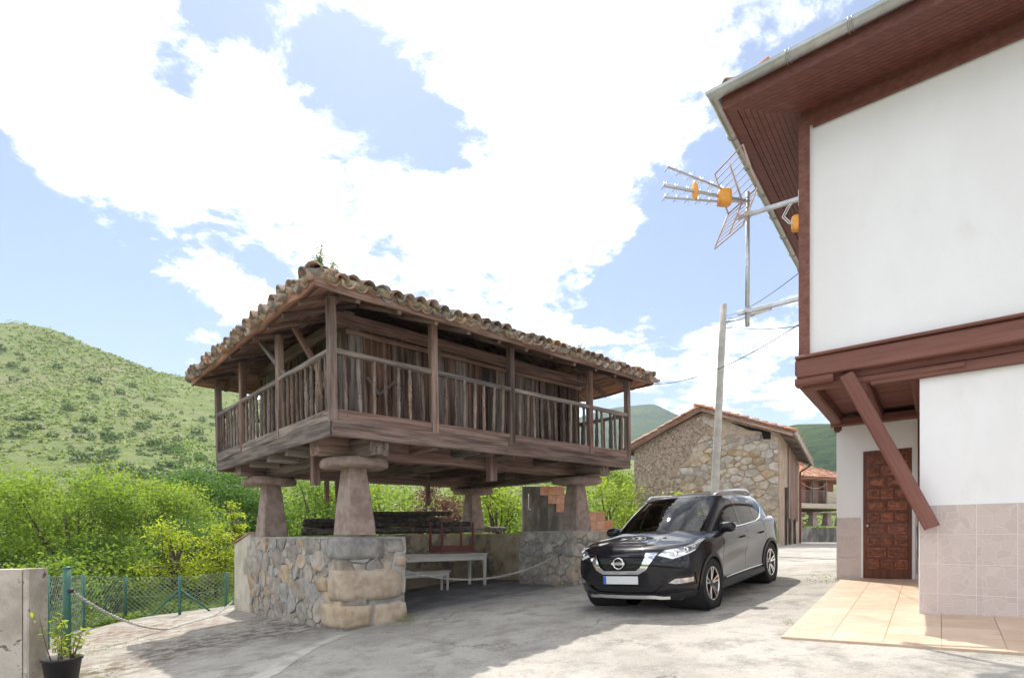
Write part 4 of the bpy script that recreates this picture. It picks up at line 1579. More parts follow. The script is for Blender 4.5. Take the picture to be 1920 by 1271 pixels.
lathe('spacer_disc', [(.02, -.02), (.10, -.015), (.115, 0), (.10, .015), (.02, .02)], 16, X['orange'], ant, frame(A0 + bd * .70 + Vector((0, 0, .03)), sd + Vector((0, 0, .2)), bd) @ Matrix.Diagonal((.55, 1.25, 1, 1)))
block('dipole_box', A0 + bd * .26 + Vector((-.085, -.07, -.09)), A0 + bd * .26 + Vector((.085, .07, .10)), X['orange'], ant, 3, r=.03, jit=.004, n=4)
beam('boom_foot', A0 - bd * .12, A0 + bd * .2, .05, .05, X['alu'], ant)
# V-shaped reflector grids
for sg, tip in ((1, 1), (-1, -1)):
    c0 = A0 - bd * .02
    upv = (Vector((0, 0, 1.0 * sg)) + bd * (.42)).normalized()
    g = Geo()
    W, Hh = .30, .56
    for s_ in (-1, 1):
        v, f = tube_geo([c0 + sd * W * s_, c0 + sd * W * s_ + upv * Hh], .011, 5); g.add(v, f)
    for q in range(8):
        z = Hh * q / 7
        v, f = tube_geo([c0 - sd * W + upv * z, c0 + sd * W + upv * z], .0055 if 0 < q < 7 else .010, 5); g.add(v, f)
    v, f = tube_geo([c0, c0 + upv * Hh * .9], .012, 5); g.add(v, f)
    g.build('reflector', X['salmon'], ant, smooth=True)
# amplifier box and cable on the corner post
amp = thing('antenna_amplifier', 'small orange amplifier box on the brown corner post of the white house', 'amplifier box', hw(-.05, .02, 4.06))
block('case', (-.07, -.05, -.10), (.05, .05, .10), X['orange'], amp, 9, r=.03, jit=.003, n=4)
tube('cable', [(-.03, -.02, -.03), (-.13, -.02, -.01), (-.2, 0, .08), (-.14, 0, .2), (-.05, .02, .30)], .007, X['white_cable'], amp, n=6)
tube('cable', [(-.03, -.03, -.03), (-.11, -.03, .0), (-.17, 0, .09), (-.1, 0, .22), (-.03, .02, .31)], .007, X['white_cable'], amp, n=6)

# ------------------------------------------------------------------ the parked car
def car_materials():
    X['paint'] = M('black car paint', (.010, .010, .013), None, .3, spec=.04, coat=.8)
    X['paint'].node_tree.nodes['Principled BSDF'].inputs['Coat IOR'].default_value = 1.47
    X['gloss_black'] = M('gloss black', (.008, .008, .009), None, .12, spec=.5)
    X['clad'] = M('grey-black cladding', (.028, .028, .029), None, .55, spec=.35, bump=.1, scale=40)
    X['chrome'] = M('chrome', (.80, .81, .83), None, .07, metal=1.0)
    X['satin'] = M('satin silver', (.58, .59, .61), None, .25, metal=.95)
    X['tyre'] = M('tyre rubber', (.020, .020, .021), None, .8, spec=.25, bump=.2, scale=30)
    X['rim_dark'] = M('rim dark', (.015, .015, .016), None, .3, spec=.5)
    X['rim_cut'] = M('rim cut face', (.66, .65, .64), None, .2, metal=.95)
    X['red_lens'] = M('red lamp lens', (.45, .02, .025), None, .1, spec=.5, coat=.6)
    X['lamp'] = M('lamp interior', (.30, .31, .33), (.65, .66, .68), .1, 14, metal=.7, coat=1.0)
    X['lamp_clear'] = M('light strip', (.80, .82, .84), None, .12, spec=.6, coat=1.0)
    X['plate'] = M('number plate', (.62, .62, .62), None, .4)
    X['plate_blue'] = M('plate blue', (.03, .12, .42), None, .4)
    X['interior'] = M('car interior', (.05, .05, .053), (.09, .09, .093), .8, 8)
    X['interior_lt'] = M('dashboard', (.14, .145, .15), None, .6)
    for nm, t in (('glass', .72), ('glass_dark', .30)):
        m = bpy.data.materials.new('car ' + nm)
        m.use_nodes = True
        nt = m.node_tree
        N, L = nt.nodes.new, nt.links.new
        out = nt.nodes['Material Output']
        tr = N('ShaderNodeBsdfTransparent'); tr.inputs[0].default_value = (t, t * 1.03, t, 1)
        gl = N('ShaderNodeBsdfGlossy'); gl.inputs['Roughness'].default_value = .01
        fr = N('ShaderNodeFresnel'); fr.inputs[0].default_value = 1.5
        mx = N('ShaderNodeMixShader'); L(fr.outputs[0], mx.inputs[0]); L(tr.outputs[0], mx.inputs[1]); L(gl.outputs[0], mx.inputs[2])
        L(mx.outputs[0], out.inputs[0])
        X[nm] = m


car_materials()


class Surf:
    """uniform bicubic B-spline patch over a control net [row][col] -> (x,y,z); y mirrored at both column ends"""
    def __init__(s, net):
        P = np.array(net, float)
        fl = np.array([1, -1, 1])
        P = np.concatenate([P[:, 1:2] * fl, P, P[:, -2:-1] * fl], 1)
        P = np.concatenate([2 * P[:1] - P[1:2], P, 2 * P[-1:] - P[-2:-1]], 0)
        s.P = P
        s.nr, s.nc = P.shape[0] - 3, P.shape[1] - 3      # segment counts

    @staticmethod
    def w(t):
        return np.stack([(1 - t) ** 3, 3 * t ** 3 - 6 * t ** 2 + 4, -3 * t ** 3 + 3 * t ** 2 + 3 * t + 1, t ** 3], -1) / 6

    def __call__(s, u, v):
        u = np.clip(np.asarray(u, float), 0, s.nc); v = np.clip(np.asarray(v, float), 0, s.nr)
        iu = np.minimum(u.astype(int), s.nc - 1); iv = np.minimum(v.astype(int), s.nr - 1)
        wu, wv = s.w(u - iu), s.w(v - iv)
        out = np.zeros(u.shape + (3,))
        for a in range(4):
            for b in range(4):
                out += (wv[..., a] * wu[..., b])[..., None] * s.P[iv + a, iu + b]
        return out

    def normal(s, u, v):
        e = 1e-3
        du = s(np.clip(u + e, 0, s.nc), v) - s(np.clip(u - e, 0, s.nc), v)
        dv = s(u, np.clip(v + e, 0, s.nr)) - s(u, np.clip(v - e, 0, s.nr))
        n = np.cross(du, dv)
        n /= np.linalg.norm(n, axis=-1, keepdims=True) + 1e-12
        return n

    def sample(s, nu=420, nv=160):
        s.uu, s.vv = np.meshgrid(np.linspace(0, s.nc, nu), np.linspace(0, s.nr, nv))
        s.S = s(s.uu, s.vv)

    def inv(s, axes, a, b, u0, u1):
        """(u,v) where coordinates `axes` equal (a,b), searched for u in [u0,u1]"""
        m = (s.uu >= u0) & (s.uu <= u1)
        d = (s.S[..., axes[0]] - a) ** 2 + (s.S[..., axes[1]] - b) ** 2
        d = np.where(m, d, 1e9)
        k = np.unravel_index(np.argmin(d), d.shape)
        u, v = s.uu[k], s.vv[k]
        for _ in range(8):
            p = s(u, v)[list(axes)]
            e = 1e-3
            ju = (s(u + e, v)[list(axes)] - p) / e; jv = (s(u, v + e)[list(axes)] - p) / e
            J = np.stack([ju, jv], 1)
            try:
                st = np.linalg.solve(J, np.array([a, b]) - p)
            except np.linalg.LinAlgError:
                break
            st = np.clip(st, -.2, .2)
            u, v = float(np.clip(u + st[0], u0, u1)), float(np.clip(v + st[1], 0, s.nr))
        return (u, v)


def pip(x, y, poly):
    c = False
    for i in range(len(poly)):
        (x0, y0), (x1, y1) = poly[i - 1], poly[i]
        if (y0 > y) != (y1 > y) and x < (x1 - x0) * (y - y0) / (y1 - y0) + x0:
            c = not c
    return c


def carve(surf, nu, nv, regions):
    """grid in (u,v), cut along the region outlines; returns {region: (uv verts, faces)}"""
    bm = bmesh.new()
    g = [[bm.verts.new((surf.nc * i / nu, surf.nr * j / nv, 0)) for i in range(nu + 1)] for j in range(nv + 1)]
    for j in range(nv):
        for i in range(nu):
            bm.faces.new((g[j][i], g[j][i + 1], g[j + 1][i + 1], g[j + 1][i]))
    for name, poly in regions:
        xs = [p[0] for p in poly]; ys = [p[1] for p in poly]
        for i in range(len(poly)):
            (x0, y0), (x1, y1) = poly[i - 1], poly[i]
            d = Vector((x1 - x0, y1 - y0, 0))
            if d.length < 1e-6:
                continue
            ex0, ex1 = min(x0, x1) - .02, max(x0, x1) + .02
            ey0, ey1 = min(y0, y1) - .02, max(y0, y1) + .02
            fs = []
            for f in bm.faces:
                fx = [w.co.x for w in f.verts]; fy = [w.co.y for w in f.verts]
                if max(fx) >= ex0 and min(fx) <= ex1 and max(fy) >= ey0 and min(fy) <= ey1:
                    fs.append(f)
            geom = list({*fs, *(e for f in fs for e in f.edges), *(w for f in fs for w in f.verts)})
            bmesh.ops.bisect_plane(bm, geom=geom, dist=1e-5, plane_co=(x0, y0, 0), plane_no=Vector((-d.y, d.x, 0)))
    bmesh.ops.remove_doubles(bm, verts=bm.verts, dist=2e-5)
    out = {}
    for f in bm.faces:
        c = f.calc_center_median()
        nm = 'body'
        for name, poly in regions:
            if pip(c.x, c.y, poly):
                nm = name; break
        V, F, idx = out.setdefault(nm, ([], [], {}))
        q = []
        for w in f.verts:
            if w.index not in idx or idx[w.index][1] is not w:
                pass
            key = (round(w.co.x, 5), round(w.co.y, 5))
            if key not in idx:
                idx[key] = len(V); V.append((w.co.x, w.co.y))
            q.append(idx[key])
        F.append(tuple(q))
    bm.free()
    return {k: (np.array(v[0]), v[1]) for k, v in out.items()}


def panel(name, surf, uvf, mat, parent, both=True, off=0.0, side=None, flip=False):
    uv, F = uvf
    P = surf(uv[:, 0], uv[:, 1]); Nn = surf.normal(uv[:, 0], uv[:, 1])
    if flip:
        Nn = -Nn
    P = P + Nn * off
    V, NN, FF = [], [], []
    sides = (1, -1) if side is None else (side,)
    for sg in sides:
        k = len(V)
        for p, q in zip(P, Nn):
            V.append((p[0], p[1] * sg, p[2])); NN.append((q[0], q[1] * sg, q[2]))
        for f in F:
            ff = [i + k for i in f]
            if (sg < 0) != flip:
                ff.reverse()
            FF.append(tuple(ff))
    me = bpy.data.meshes.new(name)
    me.from_pydata(V, [], FF)
    me.polygons.foreach_set('use_smooth', [True] * len(me.polygons))
    me.normals_split_custom_set_from_vertices(NN)
    return obj(name, me, mat, parent)


def build_car():
    fx = .95           # front axle
    rx = fx + 2.705
    sl = Vector((.656, .755, .0837 * .656 + .0346 * .755))
    mw = frame((2.17, 8.50, gz(2.17, 8.50) + .004), sl, Vector((-.0837, -.0346, 1))) @ Matrix.Translation((-fx, 0, 0)) @ Matrix.Diagonal((1, 1.05, 1, 1))
    base = mw @ Matrix.Translation((2.3, 0, 0))
    car = thing('parked_car', 'glossy black family off-roader with chrome grille parked beside the granary', 'car', mw=base)
    inner = Matrix.Translation((-2.3, 0, 0))

    def fin(o):
        o.matrix_basis = inner @ o.matrix_basis
        return o
    # ---- lower body control net
    #        c0    c1    c2    c3    c4    c5    c6    c7    c8    c9    c10   c11   c12   c13
    zrow = [
        [.235, .235, .235, .235, .24, .25, .25, .25, .25, .25, .28, .32, .34, .34],
        [.30, .30, .30, .31, .33, .35, .35, .35, .35, .36, .38, .40, .42, .42],
        [.42, .42, .42, .43, .45, .48, .48, .48, .48, .50, .52, .54, .55, .55],
        [.57, .57, .58, .60, .63, .66, .66, .66, .67, .69, .70, .71, .71, .71],
        [.72, .72, .73, .76, .80, .83, .83, .84, .86, .88, .89, .89, .89, .89],
        [.86, .86, .87, .89, .93, .96, .97, .98, 1.0, 1.03, 1.05, 1.06, 1.06, 1.06],
        [.945, .945, .95, .965, .995, 1.03, 1.05, 1.065, 1.09, 1.12, 1.15, 1.18, 1.19, 1.19],
        [.985, .985, .985, .99, 1.02, 1.055, 1.075, 1.09, 1.115, 1.15, 1.18, 1.20, 1.21, 1.21]]
    xr = [[.17, .20, .30, .50], [.06, .09, .20, .42], [.03, .06, .16, .38], [.02, .05, .15, .37], [.0, .03, .15, .38], [.02, .06, .19, .42], [.08, .12, .24, .46], [.20, .23, .33, .53]]
    yr = [[0, .38, .64, .80], [0, .40, .68, .86], [0, .40, .69, .88], [0, .40, .69, .885], [0, .40, .69, .88], [0, .40, .68, .865], [0, .38, .65, .82], [0, .34, .58, .73]]
    xside = [.66, .95, 1.45, 2.2, 2.95, 3.655, 4.2]
    ysd = [[.82, .84, .82, .82, .82, .84, .82], [.885, .915, .885, .88, .885, .915, .885], [.90, .93, .862, .842, .856, .93, .90], [.91, .935, .878, .862, .872, .935, .91],
           [.905, .92, .92, .925, .928, .925, .905], [.895, .905, .905, .908, .91, .91, .89], [.85, .865, .88, .885, .885, .88, .85], [.77, .80, .82, .83, .83, .82, .79]]
    xre = [[4.42, 4.50, 4.50], [4.58, 4.66, 4.67], [4.60, 4.69, 4.70], [4.58, 4.68, 4.69], [4.56, 4.66, 4.67], [4.53, 4.63, 4.64], [4.48, 4.57, 4.58], [4.40, 4.48, 4.49]]
    yre = [[.72, .42, 0], [.77, .44, 0], [.79, .45, 0], [.80, .45, 0], [.79, .45, 0], [.77, .44, 0], [.73, .42, 0], [.66, .38, 0]]
    net = []
    for r in range(8):
        xs = xr[r] + xside + xre[r]
        ys = yr[r] + ysd[r] + yre[r]
        net.append(list(zip(xs, ys, zrow[r])))
    tub = Surf(net)
    tub.sample()
    sd = lambda x, z: tub.inv((0, 2), x, z, 3.4, 11)
    ft = lambda y, z: tub.inv((1, 2), y, z, 0, 3.3)

    def circ(cx, r, n=30):
        return [sd(cx + r * math.cos(2 * math.pi * k / n), max(.242, .365 + r * math.sin(2 * math.pi * k / n))) for k in range(n)]
    top = 7.02
    seam = .006

    def vs_(x, w=seam, z0=.37, z1=None, x2=None):
        x2 = x if x2 is None else x2
        a, b = sd(x - w, z0), sd(x + w, z0)
        c, d = sd(x2 + w, 1.0), sd(x2 - w, 1.0)
        k = lambda p, q: (q[0] + (q[0] - p[0]) * (top - q[1]) / max(.2, q[1] - p[1]) * .5, top)
        return [a, b, c, k(b, c), k(a, d), d]
    reg = []
    reg += [('hole', circ(fx, .382)), ('hole', circ(rx, .382))]
    reg += [('wheel_arch', circ(fx, .435)), ('rear_wheel_arch', circ(rx, .435))]
    G = [ft(0, .655), ft(.24, .655), ft(.30, .70), ft(.37, .845), ft(0, .852)]
    G[0] = (-.01, G[0][1]); G[-1] = (-.01, G[-1][1])
    reg.append(('grille', G))
    U = [(-.01, ft(0, .605)[1]), ft(.27, .605), ft(.37, .66), ft(.52, .885), ft(.37, .885), ft(.30, .70), ft(.24, .655), (-.01, ft(0, .655)[1])]
    reg.append(('grille_surround', U))
    reg.append(('lower_intake', [(-.01, ft(0, .335)[1]), ft(.42, .335), ft(.56, .445), (-.0 + .95, ft(.4, .445)[1]), (-.01, ft(0, .445)[1])]))
    reg.append(('fog_lamp', [ft(.62, .475), ft(.70, .455), ft(.86, .47), ft(.86, .53), ft(.70, .525)]))
    reg.append(('fog_surround', [ft(.53, .50), ft(.70, .425), ft(.875, .435), ft(.875, .585), ft(.72, .56)]))
    reg.append(('light_strip', [(1.42, 4.95), (2.05, 4.42), (3.35, 4.86), (3.35, 5.0), (2.12, 4.62), (1.62, 5.15)]))
    reg.append(('headlight', [(1.42, 4.95), (2.05, 4.42), (3.3, 4.85), (4.75, 5.95), (4.6, 6.25), (3.2, 6.0), (1.75, 5.55)]))
    reg.append(('tail_lamp', [(9.75, 5.75), (10.6, 5.1), (12.0, 5.2), (12.0, 5.9), (11.4, 7.02), (10.0, 7.02)]))
    for x, x2 in ((1.40, 1.44), (2.46, 2.48), (3.38, 3.42)):
        reg.append(('panel_gap', vs_(x, x2=x2)))
    a, b = sd(1.40, .375), sd(3.38, .375)
    a2, b2 = sd(1.40, .365), sd(3.38, .365)
    reg.append(('panel_gap', [a2, b2, b, a]))
    reg.append(('panel_gap', [(1.2, 6.93), (5.6, 6.93), (5.6, 7.01), (1.2, 7.01)]))
    reg.append(('bumper_gap', [sd(.72, .60), sd(.735, .60), (4.25, 5.2), (4.21, 5.2)]))
    reg.append(('front_door', [sd(1.40, .37), sd(2.46, .37), (sd(2.46, 1.0)[0], top), (sd(1.44, 1.0)[0], top)]))
    reg.append(('rear_door', [sd(2.46, .37), sd(3.38, .37), (sd(3.40, 1.0)[0], top), (sd(2.46, 1.0)[0], top)]))
    v1 = lambda x: sd(x, .35)[1]
    reg.append(('cladding', [(-.01, -.01), (13.01, -.01), (13.01, .95), (8, 1.0), (5, 1.0), (3.6, 1.05), (2.6, 1.35), (1.7, 1.15), (1.3, .55), (-.01, .5)]))
    parts = carve(tub, 130, 56, reg)
    mats = {'body': 'paint', 'wheel_arch': 'clad', 'rear_wheel_arch': 'clad', 'grille': 'gloss_black', 'grille_surround': 'chrome', 'lower_intake': 'black_plastic', 'fog_lamp': 'lamp',
            'fog_surround': 'gloss_black', 'light_strip': 'lamp_clear', 'headlight': 'lamp', 'tail_lamp': 'red_lens', 'panel_gap': 'black_plastic', 'bumper_gap': 'black_plastic',
            'front_door': 'paint', 'rear_door': 'paint', 'cladding': 'clad'}
    offs = {'wheel_arch': .012, 'rear_wheel_arch': .012, 'grille': -.02, 'grille_surround': .014, 'lower_intake': -.03, 'cladding': .004, 'headlight': .002, 'light_strip': .005, 'panel_gap': -.004, 'bumper_gap': -.004, 'fog_surround': -.01, 'fog_lamp': .0}
    fl = tub.normal(np.array([6.5]), np.array([4.0]))[0][1] < 0
    doors = {}
    for k, uvf in parts.items():
        if k == 'hole':
            continue
        if k in ('body', 'grille', 'grille_surround', 'lower_intake', 'cladding', 'panel_gap', 'bumper_gap'):
            fin(panel(k, tub, uvf, X[mats[k]], car, off=offs.get(k, 0), flip=fl))
        else:
            for sg in (1, -1):
                o = fin(panel(k, tub, uvf, X[mats[k]], car, off=offs.get(k, 0), flip=fl, side=sg))
                doors[(k, sg)] = o

    def lid(name, surf, row_v, u0, u1, crown, mat, nu=70, nyy=18, parent=car):
        """closing surface over a ring: left and right points joined by a crowned arc"""
        us_ = np.linspace(u0, u1, nu)
        E = surf(us_, np.full(nu, row_v))
        V, F = [], []
        for i in range(nu):
            cr = np.interp(E[i][0], [c[0] for c in crown], [c[1] for c in crown])
            for j in range(nyy + 1):
                t = -1 + 2 * j / nyy
                y = E[i][1] * t
                z = E[i][2] + cr * (1 - abs(t) ** 2.4)
                V.append((E[i][0], y, z))
        for i in range(nu - 1):
            for j in range(nyy):
                a = i * (nyy + 1) + j
                F.append((a, a + nyy + 1, a + nyy + 2, a + 1))
        return fin(obj(name, mesh(name, V, F, True), mat, parent))
    hood = lid('bonnet', tub, 7.0, .001, 5.9, [(.15, .0), (.25, .012), (.40, .035), (.7, .062), (1.0, .075), (1.3, .06)], X['paint'])
    lid('shelf', tub, 7.0, 5.9, 12.98, [(1.3, -.02), (4.6, -.02)], X['interior'])
    # raised bonnet creases
    for w in hood.data.vertices:
        x, y = w.co.x, abs(w.co.y)
        c = .30 + .16 * (x - .2)
        w.co.z += .014 * math.exp(-((y - c) / .07) ** 2) * min(1, max(0, (x - .22) / .3))

    # ---- glasshouse
    #        w0     w1     w2      w3      w4      w5     w6     w7     w8     w9
    gx = [[1.02, 1.06, 1.26, 1.50, 2.35, 3.10, 3.78, 4.36, 4.50, 4.52], [1.28, 1.32, 1.48, 1.68, 2.36, 3.10, 3.75, 4.27, 4.42, 4.44], [1.55, 1.58, 1.72, 1.88, 2.38, 3.08, 3.70, 4.19, 4.34, 4.36], [1.80, 1.83, 1.95, 2.06, 2.41, 3.06, 3.64, 4.09, 4.24, 4.26], [1.98, 2.01, 2.10, 2.20, 2.45, 3.04, 3.58, 4.00, 4.14, 4.16]]
    gy = [[0, .43, .735, .845, .868, .86, .83, .72, .40, 0], [0, .42, .70, .80, .83, .825, .795, .69, .39, 0], [0, .40, .655, .745, .785, .78, .75, .655, .37, 0], [0, .375, .605, .68, .725, .725, .695, .615, .35, 0], [0, .34, .54, .60, .645, .645, .62, .56, .32, 0]]
    gzv = [[1.07, 1.07, 1.06, 1.07, 1.085, 1.115, 1.155, 1.20, 1.21, 1.21], [1.24, 1.235, 1.22, 1.22, 1.225, 1.245, 1.27, 1.31, 1.32, 1.32], [1.41, 1.40, 1.375, 1.365, 1.365, 1.38, 1.39, 1.41, 1.42, 1.42], [1.55, 1.54, 1.51, 1.50, 1.50, 1.505, 1.50, 1.50, 1.51, 1.51], [1.635, 1.63, 1.61, 1.60, 1.60, 1.60, 1.585, 1.565, 1.575, 1.58]]
    green = Surf([list(zip(gx[r], gy[r], gzv[r])) for r in range(5)])
    green.sample()
    reg = [('windscreen', [(-.01, .12), (1.4, .12), (1.93, .25), (1.93, 3.6), (1.2, 3.82), (-.01, 3.85)]),
           ('front_window', [(2.78, .22), (3.93, .22), (3.90, 3.45), (3.28, 3.45)]),
           ('rear_window', [(4.05, .22), (5.0, .25), (5.02, 3.45), (4.02, 3.45)]),
           ('quarter_window', [(5.08, .3), (5.40, .5), (5.95, 1.7), (5.78, 2.9), (5.10, 3.42)]),
           ('back_window', [(7.35, .5), (9.01, .4), (9.01, 3.6), (7.45, 3.4)]),
           ('window_frame', [(3.86, .15), (5.12, .15), (5.12, 3.55), (3.84, 3.55)]),
           ('chrome_trim', [(2.70, .06), (5.1, .06), (5.5, .3), (6.05, 1.6), (5.88, 1.75), (5.38, .48), (5.08, .22), (2.74, .22)])]
    gp = carve(green, 100, 44, reg)
    gm = {'body': 'paint', 'windscreen': 'glass', 'front_window': 'glass_dark', 'rear_window': 'glass_dark', 'quarter_window': 'glass_dark', 'back_window': 'glass_dark', 'window_frame': 'gloss_black', 'chrome_trim': 'chrome'}
    gf = green.normal(np.array([4.5]), np.array([2.0]))[0][1] < 0
    for k, uvf in gp.items():
        if k in ('body', 'windscreen', 'back_window'):
            fin(panel('cabin_frame' if k == 'body' else k, green, uvf, X[gm[k]], car, off=0 if k == 'body' else -.003, flip=gf))
        else:
            for sg in (1, -1):
                fin(panel(k, green, uvf, X[gm[k]], car, off=.004 if k == 'chrome_trim' else (-.003 if k != 'window_frame' else 0), flip=gf, side=sg))
    lid('roof', green, 4.0, .001, 8.999, [(1.95, .0), (2.05, .012), (2.15, .045), (2.45, .078), (2.9, .09), (3.4, .085), (3.8, .06), (4.0, .03), (4.15, .0)], X['paint'])
    # rear spoiler
    fin(box('spoiler', (4.02, -.52, 1.555), (4.27, .52, 1.60), X['paint'], car, b=.02))

    # ---- front details
    def fpt(y, z, off=0.0):
        u, v = ft(abs(y), z)
        p = tub(u, v); n = tub.normal(np.array([u]), np.array([v]))[0]
        if fl: n = -n
        q = p + n * off
        return Vector((q[0], q[1] * (1 if y >= 0 else -1), q[2]))
    gr = [o for o in car.children if o.name.startswith('grille') and 'surround' not in o.name][0]
    mesh_g = Geo()
    for k in range(7):
        z = .668 + k * .027
        w = .25 + (z - .655) * .62
        pts = [fpt(-w + 2 * w * j / 12, z, -.012) for j in range(13)]
        v, f = tube_geo(pts, .0055, 4); mesh_g.add(v, f)
    for k in range(-9, 10):
        y = k * .036
        zt = .845; zb = .66 + max(0, (abs(y) - .24) * 1.5)
        v, f = tube_geo([fpt(y, zb, -.012), fpt(y, zt, -.012)], .004, 4); mesh_g.add(v, f)
    mg = mesh_g.build('grille_mesh', X['clad'], gr)
    mg.matrix_basis = Matrix.Identity(4)
    # round emblem with a name bar
    ec = fpt(0, .757, .022)
    em = thing_part = obj('emblem', mesh('emblem', *tube_geo([(0, .075 * math.cos(2 * math.pi * k / 28), .075 * math.sin(2 * math.pi * k / 28)) for k in range(29)], .0105, 8, 0, False), True), X['chrome'], car)
    em.matrix_basis = inner @ Matrix.Translation(ec)
    bar = box('emblem_bar', (-.012, -.098, -.017), (.002, .098, .017), X['chrome'], em, b=.004)
    lathe('emblem_disc', [(.002, 0), (.066, 0), (.066, .004), (.002, .004)], 24, X['gloss_black'], em, frame((.006, 0, 0), (0, 1, 0), (-1, 0, 0)))
    cu = bpy.data.curves.new('lettering', 'FONT')
    cu.body = 'NISSAN'; cu.size = .036; cu.align_x = 'CENTER'; cu.align_y = 'CENTER'; cu.extrude = .001
    to = bpy.data.objects.new('lettering', cu)
    COL.objects.link(to)
    dg = bpy.context.evaluated_depsgraph_get()
    tm = bpy.data.meshes.new_from_object(to.evaluated_get(dg))
    bpy.data.objects.remove(to)
    obj('lettering', tm, X['gloss_black'], em, frame((-.0135, 0, 0), (0, -1, 0), (0, 0, 1)) @ Matrix.Rotation(math.pi / 2, 4, 'X'))
    # number plate
    pc = fpt(0, .525, .012)
    pl = fin(box('number_plate', (-.006, -.26, -.055), (.006, .26, .055), X['plate'], car, b=.003))
    pl.matrix_basis = inner @ Matrix.Translation(pc) @ Matrix.Rotation(.06, 4, 'Y')
    box('country_band', (-.0085, .215, -.053), (-.0062, .258, .053), X['plate_blue'], pl, b=.0005)
    # skid plate
    pts = [fpt(-.60 + 1.2 * j / 20, .292 - (.0 if abs(j - 10) < 8 else .012), .012) for j in range(21)]
    sk = Geo()
    for j in range(20):
        a, b = pts[j], pts[j + 1]
        sk.add([a + Vector((0, 0, -.028)), b + Vector((0, 0, -.028)), b + Vector((0, 0, .02)), a + Vector((0, 0, .02)), a + Vector((.03, 0, -.035)), b + Vector((.03, 0, -.035)), b + Vector((.03, 0, .025)), a + Vector((.03, 0, .025))],
               [(3, 2, 1, 0), (0, 1, 5, 4), (7, 6, 2, 3)])
    fin(sk.build('skid_plate', X['satin'], car, smooth=False))
    # intake slats
    for z in (.365, .395, .425):
        pts = [fpt(-.42 + .84 * j / 12, z, -.012) for j in range(13)]
        fin(tube('intake_slat', pts, .006, X['clad'], car, n=5))
    # lamp projectors inside the headlights
    for sg in (1, -1):
        hl = doors[('headlight', sg)]
        for (u, v, r) in ((2.15, 4.98, .035), (2.75, 5.25, .033), (3.3, 5.5, .028)):
            p = tub(u, v); n = tub.normal(np.array([u]), np.array([v]))[0] * (-1 if fl else 1)
            m = Matrix.Translation((p[0] + n[0] * .004, (p[1] + n[1] * .004) * sg, p[2] + n[2] * .004))
            lathe('projector', [(r, -.01), (r, .004), (r * .8, .009), (r * .78, .005), (.002, .011)], 14, X['chrome'], hl, m @ Vector((n[0], n[1] * sg, n[2])).to_track_quat('Z', 'Y').to_matrix().to_4x4())
    # mirrors, handles, rails, side strips
    for sg in (1, -1):
        m0 = fin(block('door_mirror', (1.50, .93 * sg - .11, 1.045), (1.68, .93 * sg + .12, 1.20), X['paint'], car, 5, r=.075, jit=.0, n=8))
        ml = inner @ Matrix.Identity(4)
        fin(beam('mirror_stalk', (1.60, .80 * sg, 1.075), (1.60, .92 * sg, 1.085), .07, .035, X['gloss_black'], car))
        box('mirror_glass', (.086, -.09, -.05), (.093, .09, .055), X['chrome'], m0, b=.01)
        for dn, x in (('front_door', 2.27), ('rear_door', 3.20)):
            u, v = sd(x, .93)
            p = tub(u, v)
            o = doors[(dn, sg)]
            pts = [(p[0] - .10, (p[1] + .004) * sg, p[2] - .004), (p[0] - .08, (p[1] + .035) * sg, p[2]), (p[0] + .08, (p[1] + .035) * sg, p[2] + .006), (p[0] + .10, (p[1] + .004) * sg, p[2] + .004)]
            h_ = tube('handle', pts, .013, X['paint'], o, n=7)
        rail_ = []
        for k in range(15):
            x = 2.12 + (3.72 - 2.12) * k / 14
            e = green.inv((0, 2), x, np.interp(x, [2.1, 2.45, 3.04, 3.58, 4.0], [1.605, 1.6, 1.6, 1.588, 1.566]), 1.8, 7.5)
            y = float(np.interp(x, [2.1, 2.45, 3.04, 3.58, 4.0], [.555, .635, .645, .63, .57]))
            zb = float(np.interp(x, [2.1, 2.45, 3.04, 3.58, 4.0], [1.615, 1.625, 1.63, 1.61, 1.575]))
            lift = .055 * min(1, min(k, 14 - k) / 2.2)
            rail_.append(((x), (y - .01) * sg, zb + lift))
        fin(tube('roof_rail', rail_, [.013 + .006 * min(1, min(k, 14 - k) / 2) for k in range(15)], X['satin'], car, n=8))
        strip_ = []
        for k in range(13):
            x = 1.50 + 1.65 * k / 12
            u, v = sd(x, .40)
            p = tub(u, v)
            strip_.append((p[0], (p[1] + .012) * sg, p[2] - .02))
        fin(tube('side_strip', strip_, .013, X['satin'], car, n=6))
        fin(beam('side_skirt', (1.30, .85 * sg, .285), (3.28, .85 * sg, .285), .10, .13, X['clad'], car, b=.03))
    # wheels
    def wheel(x, sg):
        w = thing_w = bpy.data.objects.new('wheel', None)
        COL.objects.link(w); w.parent = car
        w.matrix_basis = inner @ frame((x, .80 * sg, .362), (1, 0, 0), (0, sg, 0))
        r = .362
        lathe('tyre', [(.235, -.10), (.30, -.112), (.345, -.105), (.359, -.085), (r, -.04), (r, .04), (.359, .085), (.345, .105), (.30, .112), (.240, .10), (.236, .06)], 40, X['tyre'], w, cap=False)
        lathe('rim', [(.238, -.09), (.238, .085), (.228, .095), (.222, .085), (.215, .03), (.10, -.01), (.02, -.01)], 36, X['rim_dark'], w)
        lathe('rim_lip', [(.242, .088), (.238, .102), (.226, .104), (.221, .09)], 36, X['rim_cut'], w, cap=False)
